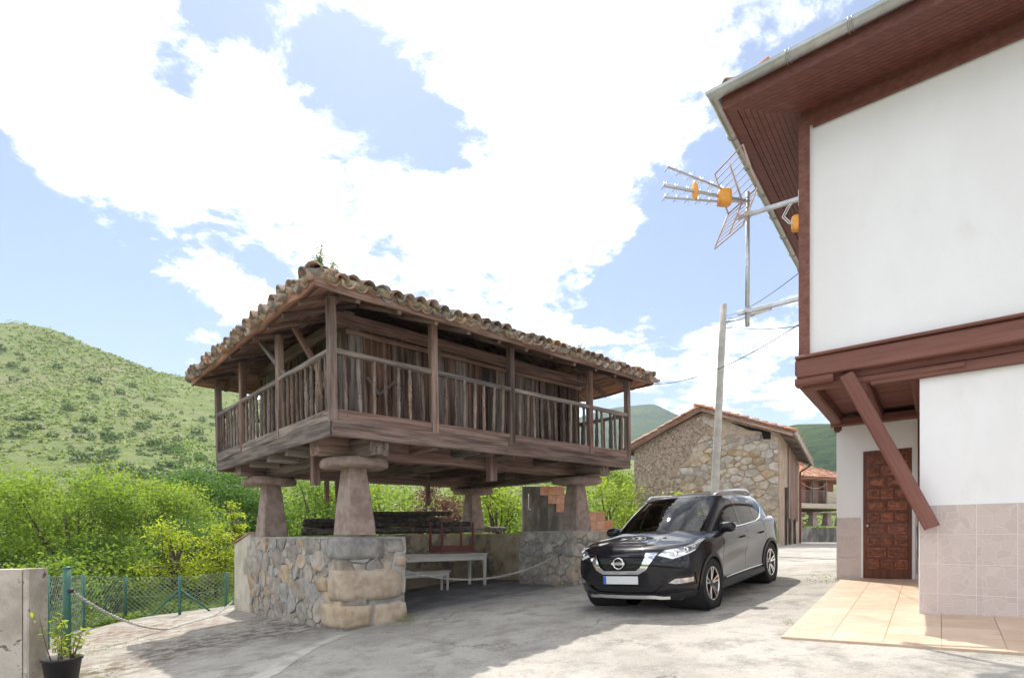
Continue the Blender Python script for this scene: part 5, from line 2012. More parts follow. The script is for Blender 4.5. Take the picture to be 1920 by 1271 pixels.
        for k in range(5):
            for dq in (-.17, .17):
                a = 2 * math.pi * k / 5 + .3 + dq
                a0 = 2 * math.pi * k / 5 + .3 + dq * .9
                p0 = Vector((.05 * math.cos(a0), .05 * math.sin(a0), .062)); p1 = Vector((.228 * math.cos(a), .228 * math.sin(a), .086))
                beam('spoke', p0, p1, .030, .034, X['rim_dark'], w, b=.004)
                q0 = p0 + Vector((0, 0, .018)); q1 = p1 + Vector((0, 0, .0175))
                beam('spoke_face', q0, q1, .024, .006, X['rim_cut'], w, b=.002, taper=1.15)
        lathe('hub_cap', [(.002, .03), (.058, .03), (.056, .078), (.03, .088), (.002, .09)], 16, X['rim_dark'], w)
        for k in range(5):
            a = 2 * math.pi * k / 5
            lathe('wheel_nut', [(.008, .06), (.008, .084), (.001, .085)], 6, X['rim_cut'], w, Matrix.Translation((.042 * math.cos(a), .042 * math.sin(a), 0)))
    for x in (fx, rx):
        for sg in (1, -1):
            wheel(x, sg)
            fin(lathe('wheel_well', [(.375, .30), (.40, .885), (.405, .90)], 24, X['black_plastic'], car,  frame((x, 0, .365), (1, 0, 0), (0, sg, 0)), cap=False))
    # underbody and interior
    fin(box('underbody', (.35, -.74, .21), (4.45, .74, .40), X['black_plastic'], car, b=.04))
    fin(block('dashboard', (1.30, -.72, .85), (1.75, .72, 1.07), X['interior_lt'], car, 3, r=.06, jit=0, n=5))
    for y in (-.37, .37):
        s_ = fin(block('seat', (2.15, y - .26, .45), (2.65, y + .26, .72), X['interior'], car, 1, r=.07, jit=0, n=5))
        fin(block('seat_back', (2.58, y - .25, .65), (2.75, y + .25, 1.25), X['interior'], car, 2, r=.07, jit=0, n=5))
        fin(block('headrest', (2.66, y - .13, 1.24), (2.77, y + .13, 1.42), X['interior'], car, 4, r=.05, jit=0, n=5))
    fin(block('rear_bench', (3.35, -.62, .55), (3.6, .62, 1.28), X['interior'], car, 4, r=.07, jit=0, n=5))
    fin(tube('steering_wheel', [(1.86 + .05 * math.sin(2 * math.pi * k / 20), -.37 + .185 * math.cos(2 * math.pi * k / 20), 1.01 + .175 * math.sin(2 * math.pi * k / 20)) for k in range(21)], .014, X['interior'], car, n=6))
    fin(box('rear_mirror', (1.80, -.11, 1.43), (1.83, .11, 1.49), X['black_plastic'], car, b=.01))
    fin(tube('wiper', [(1.10, -.05, 1.105), (1.16, .25, 1.11), (1.22, .55, 1.10)], .008, X['black_plastic'], car, n=5))
    fin(tube('wiper', [(1.10, -.60, 1.09), (1.14, -.3, 1.115), (1.13, -.02, 1.12)], .008, X['black_plastic'], car, n=5))


build_car()

# ------------------------------------------------------------------ stone barn up the street
BF = Vector((-.852, .524, 0)).normalized()       # along the gable, to the left
BS = Vector((.524, .852, 0)).normalized()        # along the street side, going back
BP = Vector((10.56, 22.0, 0))
BZ = gz(BP.x, BP.y) - .12
barn = thing('stone_barn', 'two-storey rubble stone barn with tiled gable roof and rough brown render', 'barn', (BP.x, BP.y, BZ))
BW_, BD = 5.9, 10.0
zbr = CAMZ - BZ


def bl(f, s, z):
    p = BF * f + BS * s
    return Vector((p.x, p.y, z + zbr))


zE, zR, zEl = 4.30, 5.38, 4.10
X['pebble'] = M('pebbledash', (.19, .14, .105), (.42, .335, .26), .95, 9, detail=10, bump=2.5, bscale=11, c3=(.50, .43, .36), s3=13, lo3=.57, hi3=.66)
X['barn_mortar'] = M('barn mortar', (.34, .255, .185), (.45, .35, .265), .95, 5, bump=1.2, bscale=12, c3=(.19, .15, .125), s3=2)
X['clay_render'] = M('clay render', (.33, .235, .165), (.44, .33, .245), .95, 2.5, bump=.9, bscale=9, c3=(.22, .165, .125), s3=1.6)
X['barn_stone'] = M('barn stone', (.31, .26, .205), (.47, .41, .34), .92, 4, bump=1.0, bscale=10, rnd=.2, hue=.5, c3=(.36, .24, .16), s3=1.5, lo3=.52, hi3=.7)
X['hole'] = M('painted hole shade', (.012, .011, .010), None, 1)  # near-black paint for the shade inside the barn openings
v = []
for s in (.0, BD):
    v += [bl(0, s, -.8), bl(BW_, s, -1.6), bl(BW_, s, zEl), bl(BW_ / 2, s, zR), bl(0, s, zE)]
f = [(0, 1, 2, 3, 4), (9, 8, 7, 6, 5), (5, 6, 1, 0), (6, 7, 2, 1), (7, 8, 3, 2), (8, 9, 4, 3), (9, 5, 0, 4)]
obj('wall', mesh('wall', v, [tuple(reversed(q)) for q in f]), X['barn_mortar'], barn)


def gable_top(fv):
    return np.interp(fv, [0, BW_ / 2, BW_], [zE, zR, zEl])


# stones on the right two thirds of the gable
holes = [(2.05, 2.36, 1.55, 1.85), (4.45, 4.62, 1.55, 1.72)]
cells = power_cells(5.0, 6.2, [.15, .105, .08, .06], 77, 1.55, tries=16000)
k = 0
extra = Geo()
for poly, r in cells:
    cx = sum(p[0] for p in poly) / len(poly); cy = sum(p[1] for p in poly) / len(poly)
    z = cy - .8
    ext = max(p[1] for p in poly) - .8
    if ext > gable_top(cx) - .12 or cx > 4.75 - .36 * max(z, 0) + .25 * math.sin(z * 2.3 + 1) + .15 * math.sin(z * 5):
        continue
    if z > gable_top(cx) - .5 and .25 < cx < 2.0:
        continue
    if any(a - .05 < cx < b + .05 and c - .05 < z < d + .05 for a, b, c, d in holes):
        continue
    if z < -.1:
        continue
    so_ = stone('stone', poly, .016, R.uniform(.02, .055), X['barn_stone'], barn, lambda u, w, o: bl(u, -o, w - .8), 3000 + k)
    k += 1
    if k > 298:
        extra.add([q.co for q in so_.data.vertices], [tuple(p.vertices) for p in so_.data.polygons], so_.matrix_basis.copy())
        bpy.data.objects.remove(so_)
if extra.v:
    extra.build('small_stones', X['barn_stone'], barn, kind='stuff')
# pebbledash skin over the left part, ragged right edge
poly = []
for i in range(25):
    z = -1.4 + (zR + 1.0) * i / 24
    e = 4.75 - .36 * max(z, 0) + .25 * math.sin(z * 2.3 + 1) + .15 * math.sin(z * 5) + R.uniform(-.08, .08)
    poly.append((max(.3, min(e, BW_ - .3)), min(z, float(gable_top(e)) - .05)))
poly = [p for p in poly if p[1] < float(gable_top(p[0])) - .02]
poly += [(BW_ / 2, zR - .04), (BW_ - .0, zEl - .02), (BW_ - .0, -1.5)]
n = len(poly)
v = [bl(a, -.035, b) for a, b in poly] + [bl(a, .02, b) for a, b in poly]
f = [tuple(range(n))] + [(i, i + n, (i + 1) % n + n, (i + 1) % n) for i in range(n)]
obj('pebbledash_skin', mesh('pebbledash_skin', v, f), X['pebble'], barn)
for (a, b, c, d) in holes + [(.35, 1.35, 3.75, 4.12)]:
    pts = [(a, c + .03), (a + .03, d), (b - .04, d - .02), (b, c)]
    if c > 3:
        pts = [(.28, 3.98), (.28, 4.26), (1.9, 4.86), (1.1, 4.42), (.62, 4.3), (.55, 4.0)]
    v = [bl(p, -.012 if c > 3 else -.04, q) for p, q in pts]
    obj('hole_shade_sheet', mesh('hole_shade_sheet', v, [tuple(range(len(pts)))]), X['hole'], barn)  # flat dark sheet on the wall paints the opening's shade, nothing is cut
# street side: clay render with timber posts and boards
v = [bl(-.03, .02, -.6), bl(-.03, 3.2, -.55), bl(-.03, 3.2, zE - .1), bl(-.03, .02, zE - .1), bl(.02, .02, -.6), bl(.02, 3.2, -.55), bl(.02, 3.2, zE - .1), bl(.02, .02, zE - .1)]
obj('render_skin', mesh('render_skin', v, [(0, 1, 2, 3), (4, 7, 6, 5), (0, 3, 7, 4), (1, 5, 6, 2)]), X['clay_render'], barn)
for i in range(14):
    s = 3.4 + i * .34
    beam('side_board', bl(-.05 + R.uniform(-.015, .015), s, .9), bl(-.05, s, zE - .15), .30, .04, X['soffit_old'] if i % 3 else X['wood_dark'], barn, up=-BF, segs=2, jit=.005)
for s, z0, z1, w in ((2.1, -.5, 2.2, .16), (4.0, -.45, 1.0, .3), (6.2, -.4, 1.0, .2)):
    beam('timber_post', bl(-.08, s, z0), bl(-.08, s, z1), w, .1, X['log'], barn, up=-BF, segs=3, jit=.01)
# roof
brf = None
slopes = [((-.55, zE - .22), (BW_ / 2, zR + .08)), ((BW_ + .42, zEl - .16), (BW_ / 2, zR + .08))]
gg = Geo()
for si, ((f0, z0), (f1, z1)) in enumerate(slopes):
    a0, a1, b1, b0 = bl(f0, -.32, z0), bl(f0, BD + .3, z0), bl(f1, BD + .3, z1), bl(f1, -.32, z1)
    nrm = (a1 - a0).cross(b0 - a0).normalized()
    if nrm.z < 0:
        nrm = -nrm
    pts = [a0, a1, b1, b0, a0 + nrm * .07, a1 + nrm * .07, b1 + nrm * .07, b0 + nrm * .07]
    fc = [(0, 1, 2, 3), (7, 6, 5, 4), (0, 4, 5, 1), (1, 5, 6, 2), (2, 6, 7, 3), (3, 7, 4, 0)]
    ro = obj('roof', mesh('roof', pts, fc), X['soffit_old'], barn)
    L_ = (b0 - a0).length
    up_ = (b0 - a0).normalized()
    al_ = (a1 - a0).normalized()
    ncol, nrow = 44, int(L_ / .37)
    btv, btf = barrel(.46, .12, .10, 6)
    bme = bpy.data.meshes.get('barn_tile') or mesh('barn_tile', btv, btf, True)
    if not bme.materials:
        bme.materials.append(X['tile_red'])
    cover = Geo()
    for c in range(ncol):
        for r_ in range(nrow + 1):
            p = a0 + nrm * (.085 + R.uniform(0, .02)) + al_ * (.04 + c * .24 + R.uniform(-.015, .015)) + up_ * (r_ * .37 - .06 + R.uniform(-.02, .02))
            m = frame(p, up_ - nrm * .06 + al_ * R.uniform(-.05, .05), nrm)
            if c < 5:
                obj('roof_tile', bme, None, ro, m)
            else:
                cover.add(btv, btf, m)
            # channel tile
            if c < 44:
                cover.add(btv, btf, frame(p + al_ * .12 + nrm * .01, up_ - nrm * .05, nrm) @ Matrix.Rotation(math.pi, 4, 'X'))
    cover.build('roof_tiles', X['tile_red'], ro, kind='stuff', smooth=True)
    # verge board and rafter tails
    beam('verge_board', a0 + al_ * .05 - nrm * .05, b0 + al_ * .05 - nrm * .05, .05, .10, X['soffit_old'], barn, up=nrm, segs=4, jit=.008)
    for q in range(16):
        p = a0 + al_ * (.25 + q * .64) - nrm * .05
        beam('rafter', p + up_ * .02, p + up_ * .75, .09, .09, X['wood_grey'], barn, up=nrm, segs=1)
for q in range(28):
    p = bl(BW_ / 2, -.3 + q * .37, zR + .17)
    obj('ridge_tile', bme, None, barn, frame(p, BS - Vector((0, 0, .05))) @ Matrix.Diagonal((1, 1.15, 1, 1)))
# gutter and downpipe on the street side
gp = [bl(-.62, -.3, zE - .22), bl(-.62, BD + .3, zE - .26)]
tube('gutter', gp, .07, X['zinc'], barn, n=8)
tube('downpipe', [bl(-.62, 9.3, zE - .28), bl(-.5, 9.3, zE - .45), bl(-.1, 9.3, zE - .7), bl(-.09, 9.3, zE - 1.0), bl(-.09, 9.3, -.3)], .05, X['brown_paint'], barn, n=7)

# ------------------------------------------------------------------ second granary beyond the barn
DP = Vector((18.4, 35.5, 0))
DZ = gz(DP.x, DP.y)
g2 = thing('raised_granary', 'small brick-red granary with grey balcony and orange tiles beyond the stone barn', 'granary', mw=frame((DP.x, DP.y, DZ), (.93, .36, 0)))
zo = CAMZ - DZ
W2, D2 = 4.6, 4.4
z1, z2a, z3 = 2.25 + zo, 3.85 + zo, 1.62 + zo
box('floor_frame', (-.2, -.2, z1 - .32), (W2 + .2, D2 + .2, z1 - .02), X['wood_dark'], g2, b=.03)
brick = M('painted brick', (.42, .17, .115), (.50, .24, .17), .9, 12, bump=.4, bscale=40, c3=(.36, .20, .15), s3=5)
for (lo, hi) in (((.75, .75, z1), (1.35, 3.7, z2a)), ((1.85, .75, z1), (2.5, 3.7, z2a)), ((3.0, .75, z1), (3.9, 3.7, z2a)), ((1.35, .95, z1), (1.85, 3.6, z2a)), ((2.5, .95, z1), (3.0, 3.6, z2a))):
    box('wall', lo, hi, brick if hi[1] == 3.7 else X['wood_dark'], g2)
for x in (0, 1.15, 2.3, 3.45, W2):
    beam('post', (x, 0, z1 - .1), (x, 0, z2a), .12, .12, X['wood_grey'], g2, up=(1, 0, 0))
for y in (1.5, 3.0, D2):
    for x in (0, W2):
        beam('post', (x, y, z1 - .1), (x, y, z2a), .12, .12, X['wood_grey'], g2, up=(1, 0, 0))
beam('handrail', (0, 0, z1 + .85), (2.3, 0, z1 + .85), .08, .08, X['wood_grey'], g2)
for k in range(17):
    beam('baluster', (.12 + k * .13, 0, z1), (.12 + k * .13, 0, z1 + .85), .03, .03, X['wood_grey'], g2, up=(1, 0, 0))
pale = M('pale board', (.40, .34, .26), (.50, .44, .35), .9, 3, bump=.3, stretch=(.4, 5, 5), rnd=.15)
for k in range(5):
    beam('balcony_board', (2.36, -.03, z1 + .08 + k * .17), (W2 - .06, -.03, z1 + .08 + k * .17), .16, .03, pale, g2, up=(0, -1, 0))
    beam('balcony_board', (W2 + .03, .06, z1 + .08 + k * .17), (W2 + .03, D2 - .06, z1 + .08 + k * .17), .16, .03, pale, g2, up=(1, 0, 0))
beam('fascia_board', (-.1, -.22, z1 - .12), (W2 + .1, -.22, z1 - .12), .05, .3, pale, g2)
for x, y in ((.4, .5), (1.7, .5), (3.0, .5), (4.2, .5), (.4, 3.9), (4.2, 3.9)):
    v, f = [], []
    for zz, r in ((z3 - .75, .24), (z3, .15)):
        v += [(x - r, y - r, zz), (x + r, y - r, zz), (x + r, y + r, zz), (x - r, y + r, zz)]
    obj('pillar', mesh('pillar', v, [(3, 2, 1, 0), (4, 5, 6, 7), (0, 1, 5, 4), (1, 2, 6, 5), (2, 3, 7, 6), (3, 0, 4, 7)]), X['stone_pillar'], g2)
    box('cap_stone', (x - .36, y - .36, z3), (x + .36, y + .36, z3 + .12), X['stone_pillar'], g2, b=.04)
# roof
e = .55
zt = z2a + 1.15
apx = [(W2 / 2 - .3, D2 / 2, zt), (W2 / 2 + .3, D2 / 2, zt)]
r2 = obj('roof', mesh('roof', [(-e, -e, z2a), (W2 + e, -e, z2a), (W2 + e, D2 + e, z2a), (-e, D2 + e, z2a), apx[0], apx[1], (-e, -e, z2a - .05), (W2 + e, -e, z2a - .05), (W2 + e, D2 + e, z2a - .05), (-e, D2 + e, z2a - .05)],
                             [(0, 1, 5, 4), (1, 2, 5), (2, 3, 4, 5), (3, 0, 4), (9, 8, 7, 6), (0, 6, 7, 1), (1, 7, 8, 2), (2, 8, 9, 3), (3, 9, 6, 0)]), X['soffit_old'], g2)
gt = Geo()
btv, btf = barrel(.46, .12, .10, 6)
bme2 = bpy.data.meshes['barn_tile']
for (o, ee, inn, L_) in (((-e, -e), (1, 0), (0, 1), W2 + 2 * e), ((W2 + e, -e), (0, 1), (-1, 0), D2 + 2 * e), ((W2 + e, D2 + e), (-1, 0), (0, -1), W2 + 2 * e), ((-e, D2 + e), (0, -1), (1, 0), D2 + 2 * e)):
    run = D2 / 2 + e
    up_ = Vector((inn[0] * run, inn[1] * run, zt - z2a)).normalized()
    al_ = Vector((*ee, 0)); nrm = al_.cross(up_)
    nc = int(L_ / .26)
    for c in range(nc):
        u = (c + .5) * L_ / nc
        for r_ in range(9):
            if r_ * .37 * up_.xy.length > min(u, L_ - u) + .05:
                continue
            p = Vector((*o, z2a)) + al_ * u + up_ * (r_ * .37 - .05) + nrm * (.05 + R.uniform(0, .02))
            m = frame(p, up_ - nrm * .06 + al_ * R.uniform(-.05, .05), nrm)
            if ee == (1, 0):
                obj('roof_tile', bme2, None, r2, m)
            else:
                gt.add(btv, btf, m)
gt.build('roof_tiles', X['tile_red'], r2, kind='stuff', smooth=True)
tube('clothes_line', [(.05 + 2.2 * k / 8, -.1, z1 + 1.35 - .35 * (1 - ((k - 4) / 4) ** 2)) for k in range(9)], .012, X['white_cable'], g2, n=5)
lathe('flower_pot', [(.10, 0), (.14, .02), (.17, .42), (.19, .44), (.16, .44)], 12, M('pale pot', (.42, .50, .45), None, .7), g2, Matrix.Translation((3.75, -.24, z1 + .15)))
# wall below the second granary
wv = thing('stone_wall', 'grey streaked retaining wall below the small red granary', 'wall', mw=frame((DP.x, DP.y, DZ), (.93, .36, 0)))
box('wall_body', (-2.2, -.25, -.3), (6.5, .15, .95), X['dirty_conc'], wv, b=.03)
cells = power_cells(2.6, 1.15, [.2, .14, .1], 41, 1.4, tries=1500)
for i, (poly, r) in enumerate(cells):
    stone('stone', poly, .02, .05, X['barn_stone'], wv, lambda u, w, o: Vector((3.3 + u, -.25 - o, w - .25)), 5000 + i)
prism('earth_fill', [(-2.2, .15), (6.5, .15), (6.5, 6), (-2.2, 6)], -.3, .9, X['meadow'], wv)

# ------------------------------------------------------------------ terracotta stair wall behind the granary
SX, SY = .42, 15.9
sw = thing('stair_wall', 'stepped stair wall faced with square terracotta tiles behind the far plinth', 'stair', (SX, SY, gz(SX, SY)))
sz = CAMZ - gz(SX, SY)
box('end_wall', (-.12, -.03, -.2), (.375, 1.2, 1.50 + sz), X['dirty_conc'], sw)
TW, TH = .232, .243
for c in range(13):
    x0 = .38 + c * TW
    r0_ = max(0, math.ceil((c - 2.99) / 1.5))
    zt_ = 1.49 + sz - r0_ * TH
    box('core', (x0, .02, -.2), (x0 + TW - .0005, .9, zt_ - .012), X['dirty_conc'], sw, b=.001)
    for r_ in range(r0_, min(c, 6) + 1):
        z1_ = 1.49 + sz - r_ * TH
        box('terracotta_tile', (x0 + .004, -.005, z1_ - TH + .004), (x0 + TW - .004, .019, z1_ - .004), X['terracotta'], sw, b=.003)
    box('coping', (x0 + .001, -.022, zt_ - .011), (x0 + TW - .001, .3, zt_ + .012), X['terracotta'], sw, b=.003)
tube('hand_rail', [(.05, -.15, 1.28 + sz), (.05, -.15, .85 + sz), (.12, -.15, .83 + sz)], .012, X['white_cable'], sw, n=5)

# ------------------------------------------------------------------ utility pole, lamp and cables
UX, UY = 6.18, 17.2
up0 = gz(UX, UY)
pole = thing('utility_pole', 'tall pale tapered utility pole leaning in front of the stone barn', 'utility pole', (UX, UY, up0))
top_ = Vector((.38, 0, 7.25 + CAMZ - up0))
tube('shaft', [Vector((0, 0, -.2)).lerp(top_, k / 6) for k in range(7)], [.135 - .04 * k / 6 for k in range(7)], X['pole'], pole, n=12)
arm0 = Vector((.36, 0, 6.72 + CAMZ - up0))
for dz in (-.25, .05):
    tube('insulator_bracket', [Vector((.3, 0, 6.75 + CAMZ - up0 + dz)), Vector((.62, -.05, 6.78 + CAMZ - up0 + dz))], .018, X['steel'], pole, n=6)
lamp = thing('street_lamp', 'flat grey street lamp head on an arm fixed to the utility pole', 'street lamp', (UX + .36, UY, up0 + arm0.z))
tube('arm', [(.05, 0, -.02), (.45, -.15, .02), (.8, -.3, .12)], .03, X['steel'], lamp, n=7)
lh = beam('lamp_head', (.72, -.28, .10), (1.28, -.5, .24), .24, .07, X['steel'], lamp, b=.02)
beam('lamp_panel', (-.20, 0, -.04), (.22, 0, -.04), .16, .01, X['white_cable'], lh)


def cable(p0, p1, sag, label, r=.0065):
    pts = []
    for k in range(25):
        t = k / 24
        p = Vector(p0).lerp(Vector(p1), t)
        p.z -= sag * 4 * t * (1 - t)
        pts.append(p)
    tag(tube('overhead_cable', pts, r, X['black_cable'], n=5), label, 'cable')


ptop = Vector((UX + .38, UY, CAMZ + 7.0))
cable(ptop + Vector((.1, 0, -.1)), hw(0, .6, 3.75), .12, 'black cable climbing from the pole top to the house eave beside the antenna')
cable(ptop + Vector((.1, 0, -.35)), hw(-.02, .3, 2.83), .1, 'thin black cable running from the street lamp arm to the corner post of the house')
cable(hw(-.02, .1, 2.80), granary.matrix_basis @ Vector((T1 + .05, S0 + .3, Ze + .12)), .25, 'long black cable from the house to the far corner of the granary roof')

# ------------------------------------------------------------------ left side: wall, fence, post, chain, pot
cw = thing('concrete_wall', 'stained bare concrete garden wall end beside the potted plant', 'wall', (-5.87, 6.65, gz(-5.87, 6.65)))
zz = CAMZ - gz(-5.87, 6.65)
v = [(-4.5, -1.0, -.3), (0, 0, -.3), (-.06, .30, -.3), (-4.56, -.7, -.3), (-4.5, -1.0, -.40 + zz), (0, 0, -.365 + zz), (-.06, .30, -.365 + zz), (-4.56, -.7, -.40 + zz)]
hexa('wall_body', [Vector(p) for p in v], X['concrete_wall'], cw)
beam('edge_post', (.045, .14, -.3), (.045, .14, -.36 + zz), .30, .07, X['concrete_wall'], cw, up=(1, 0, 0), b=.015)

fence = thing('chain_link_fence', 'green chain-link fence on slim posts along the edge of the yard', 'fence', (-8.5, 11.2, gz(-8.5, 11.2)))
fo = Vector((-8.5, 11.2, gz(-8.5, 11.2)))
FP = [(-7.7, 9.2, -1.95, -.60), (-8.57, 11.1, -1.80, -.70), (-8.7, 12.5, -1.77, -.85), (-7.45, 12.45, -1.70, -.82), (-6.75, 13.1, -1.62, -.78), (-6.2, 13.9, -1.55, -.7)]
for (x, y, a, b) in FP:
    tube('fence_post', [Vector((x, y, a - .2 + CAMZ)) - fo, Vector((x, y, b + CAMZ)) - fo], .032, X['green_paint'], fence, n=8)
for k in (3,):
    x, y, a, b = FP[k]
    for sx in ((-.62, .05), (.55, .30)):
        tube('brace', [Vector((x + sx[0], y + sx[1], a + .02 + CAMZ)) - fo, Vector((x, y, b - .3 + CAMZ)) - fo], .022, X['green_paint'], fence, n=6)
for (p, q) in zip(FP[:-1], FP[1:]):
    A, B = Vector((p[0], p[1], 0)), Vector((q[0], q[1], 0))
    L_ = (B - A).length
    h_ = 1.0
    g = Geo()

    def wp(u, w):
        t = u / L_
        z0 = p[2] + (q[2] - p[2]) * t; z1_ = p[3] + (q[3] - p[3]) * t
        c = A.lerp(B, t)
        return Vector((c.x, c.y, z0 + .03 + (z1_ - z0 - .06) * (w / h_) + CAMZ)) - fo
    st = .115
    k = -int(h_ / st) - 1
    while k * st < L_:
        for sgn in (1, -1):
            a, b = k * st, k * st + h_          # diagonal from (a,0) to (b,1) or mirrored
            ua, ub = max(a, 0), min(b, L_)
            if ub > ua:
                wa, wb = ua - a, ub - a
                if sgn < 0:
                    wa, wb = h_ - wa, h_ - wb
                vv, ff = tube_geo([wp(ua, wa), wp(ub, wb)], .0036, 3, 0, False)
                g.add(vv, ff)
        k += 1
    for w in (0, .5, 1.0):
        vv, ff = tube_geo([wp(0, w), wp(L_, w)], .003, 4); g.add(vv, ff)
    g.build('wire_mesh', X['green_wire'], fence, kind='stuff')
gp_ = thing('gate_post', 'thick round green steel post standing behind the black plant pot', 'post', (-6.7, 8.36, gz(-6.7, 8.36)))
tube('shaft', [(0, 0, -.1), (0, 0, 1.33)], .052, X['green_paint'], gp_, n=16)
lathe('cap', [(.054, 1.33), (.054, 1.345), (.03, 1.36), (.002, 1.362)], 16, X['green_paint'], gp_)
lathe('chain_hook', [(.02, 0), (.035, .02), (.035, .06), (.015, .08)], 10, X['black_plastic'], gp_, frame((.04, -.02, 1.0), (0, 0, 1), (1, -.2, 0)))
hx = Vector((-6.62, 8.34, gz(-6.7, 8.36) + 1.0))
hy = Vector(pm @ Vector((pt0 + .0, ps1 + .9, local_ground(pt0, ps1 + .9) + .25)))
chain('chain', hx, hy, .62, 'loose pale chain drooping from the green post onto the ground', lay=True, link=.06)

pot = thing('potted_plant', 'black plastic plant pot with spindly leafy stems beside the concrete wall', 'potted plant', (-5.47, 6.75, gz(-5.47, 6.75) + .003))
lathe('pot', [(.15, 0), (.16, .01), (.195, .26), (.21, .262), (.21, .29), (.19, .29), (.182, .25)], 24, X['black_plastic'], pot)
lathe('soil', [(.10, .18), (.181, .245), (.1, .26), (.002, .25)], 16, X['soil'], pot)

# ------------------------------------------------------------------ vegetation
def leaf_mat(name, a, b, transl=.45):
    return M(name, a, b, .55, 3, spec=.25, tone=(a, b), transl=transl)


X['leaf_bright'] = leaf_mat('bright leaves', (.095, .17, .033), (.31, .37, .062), .5)
X['leaf_mid'] = leaf_mat('mid green leaves', (.085, .155, .03), (.235, .31, .055), .5)
X['leaf_dark'] = leaf_mat('dark green leaves', (.05, .115, .03), (.125, .21, .045), .42)
X['leaf_yellow'] = leaf_mat('yellow green leaves', (.20, .27, .035), (.40, .44, .07), .55)
X['leaf_purple'] = leaf_mat('purple leaves', (.07, .026, .03), (.17, .075, .062), .35)
X['fern'] = leaf_mat('fern', (.13, .19, .07), (.24, .30, .12), .4)
rs = np.random.RandomState(5)


def leaf_mesh(name, C, size, tone, up=.35, wid=.5):
    """C: (n,3) centres; one folded diamond per leaf"""
    n = len(C)
    nrm = rs.normal(size=(n, 3)); nrm[:, 2] = np.abs(nrm[:, 2]) + up
    nrm /= np.linalg.norm(nrm, axis=1, keepdims=True)
    t = rs.normal(size=(n, 3)); t -= nrm * (t * nrm).sum(1, keepdims=True)
    t /= np.linalg.norm(t, axis=1, keepdims=True) + 1e-9
    b = np.cross(nrm, t)
    s = size * rs.uniform(.65, 1.35, (n, 1))
    tip, base = C + t * s * .5, C - t * s * .5
    l = C + b * s * wid * .5 + nrm * s * .10 - t * s * .06
    r = C - b * s * wid * .5 + nrm * s * .10 - t * s * .06
    V = np.stack([base, r, tip, l], 1).reshape(-1, 3)
    me = bpy.data.meshes.new(name)
    me.vertices.add(4 * n); me.loops.add(4 * n); me.polygons.add(n)
    me.vertices.foreach_set('co', V.astype(np.float32).ravel())
    me.loops.foreach_set('vertex_index', np.arange(4 * n, dtype=np.int32))
    me.polygons.foreach_set('loop_start', np.arange(0, 4 * n, 4, dtype=np.int32))
    at_ = me.attributes.new('tone', 'FLOAT', 'POINT')
    at_.data.foreach_set('value', np.repeat(tone, 4).astype(np.float32))
    me.update(calc_edges=True)
    return me


def crown_points(n, rx, ry, rz, nclump, cr, hollow=.45):
    c = rs.normal(size=(nclump, 3)); c /= np.linalg.norm(c, axis=1, keepdims=True)
    rad = rs.uniform(hollow, 1.0, (nclump, 1)) ** .6
    c = c * rad * np.array([rx, ry, rz]) * (1 + .18 * np.sin(c[:, :1] * 5 + c[:, 2:] * 4))
    ct = rs.uniform(0, 1, nclump)
    csz = rs.uniform(.6, 1.35, nclump)
    k = rs.randint(0, nclump, n)
    off = rs.normal(size=(n, 3)) * cr * csz[k][:, None] * np.array([1, 1, .62])
    tone = np.clip(ct[k] * .55 + rs.uniform(0, .45, n), 0, 1)
    return c[k] + off, tone, c


def tree(name, label, x, y, ztop, rx, rz, mat, n=9000, leaf=.13, nclump=60, cr=.42, group=None, ry=None, trunk=True, cat='tree', base=None, hollow=.45):
    """ztop relative to camera height; crown is an ellipsoid below it, trunk down to the ground"""
    zb = float(terrain(x, y)) - .1 if base is None else base
    root = thing(name, label, cat, (x, y, zb), group=group)
    zc = ztop + CAMZ - rz * .95 - zb
    P, tone, cl = crown_points(n, rx, ry or rx, rz, nclump, cr, hollow)
    P[:, 2] += zc
    keep = P[:, 2] > .05
    obj('crown', leaf_mesh('crown', P[keep], leaf, tone[keep]), mat, root)
    if trunk:
        g = Geo()
        top = Vector((rs.uniform(-.2, .2), rs.uniform(-.2, .2), max(.4, zc)))
        r0 = .05 + .045 * rx
        v, f = tube_geo([Vector((0, 0, -.1)), top * .35 + Vector((rs.uniform(-.1, .1), 0, 0)), top * .7, top], [r0, r0 * .8, r0 * .6, r0 * .4], 8)
        g.add(v, f)
        for c in cl[:26]:
            q = Vector((c[0], c[1], c[2] + zc))
            s = top * rs.uniform(.45, .98)
            mid = s.lerp(q, .5) + Vector((rs.uniform(-.15, .15), rs.uniform(-.15, .15), rs.uniform(0, .2)))
            v, f = tube_geo([s, mid, q], [r0 * .38, r0 * .24, r0 * .08], 5, 0, False)
            g.add(v, f)
        g.build('trunk', X['trunk'], root, smooth=True)
    return root


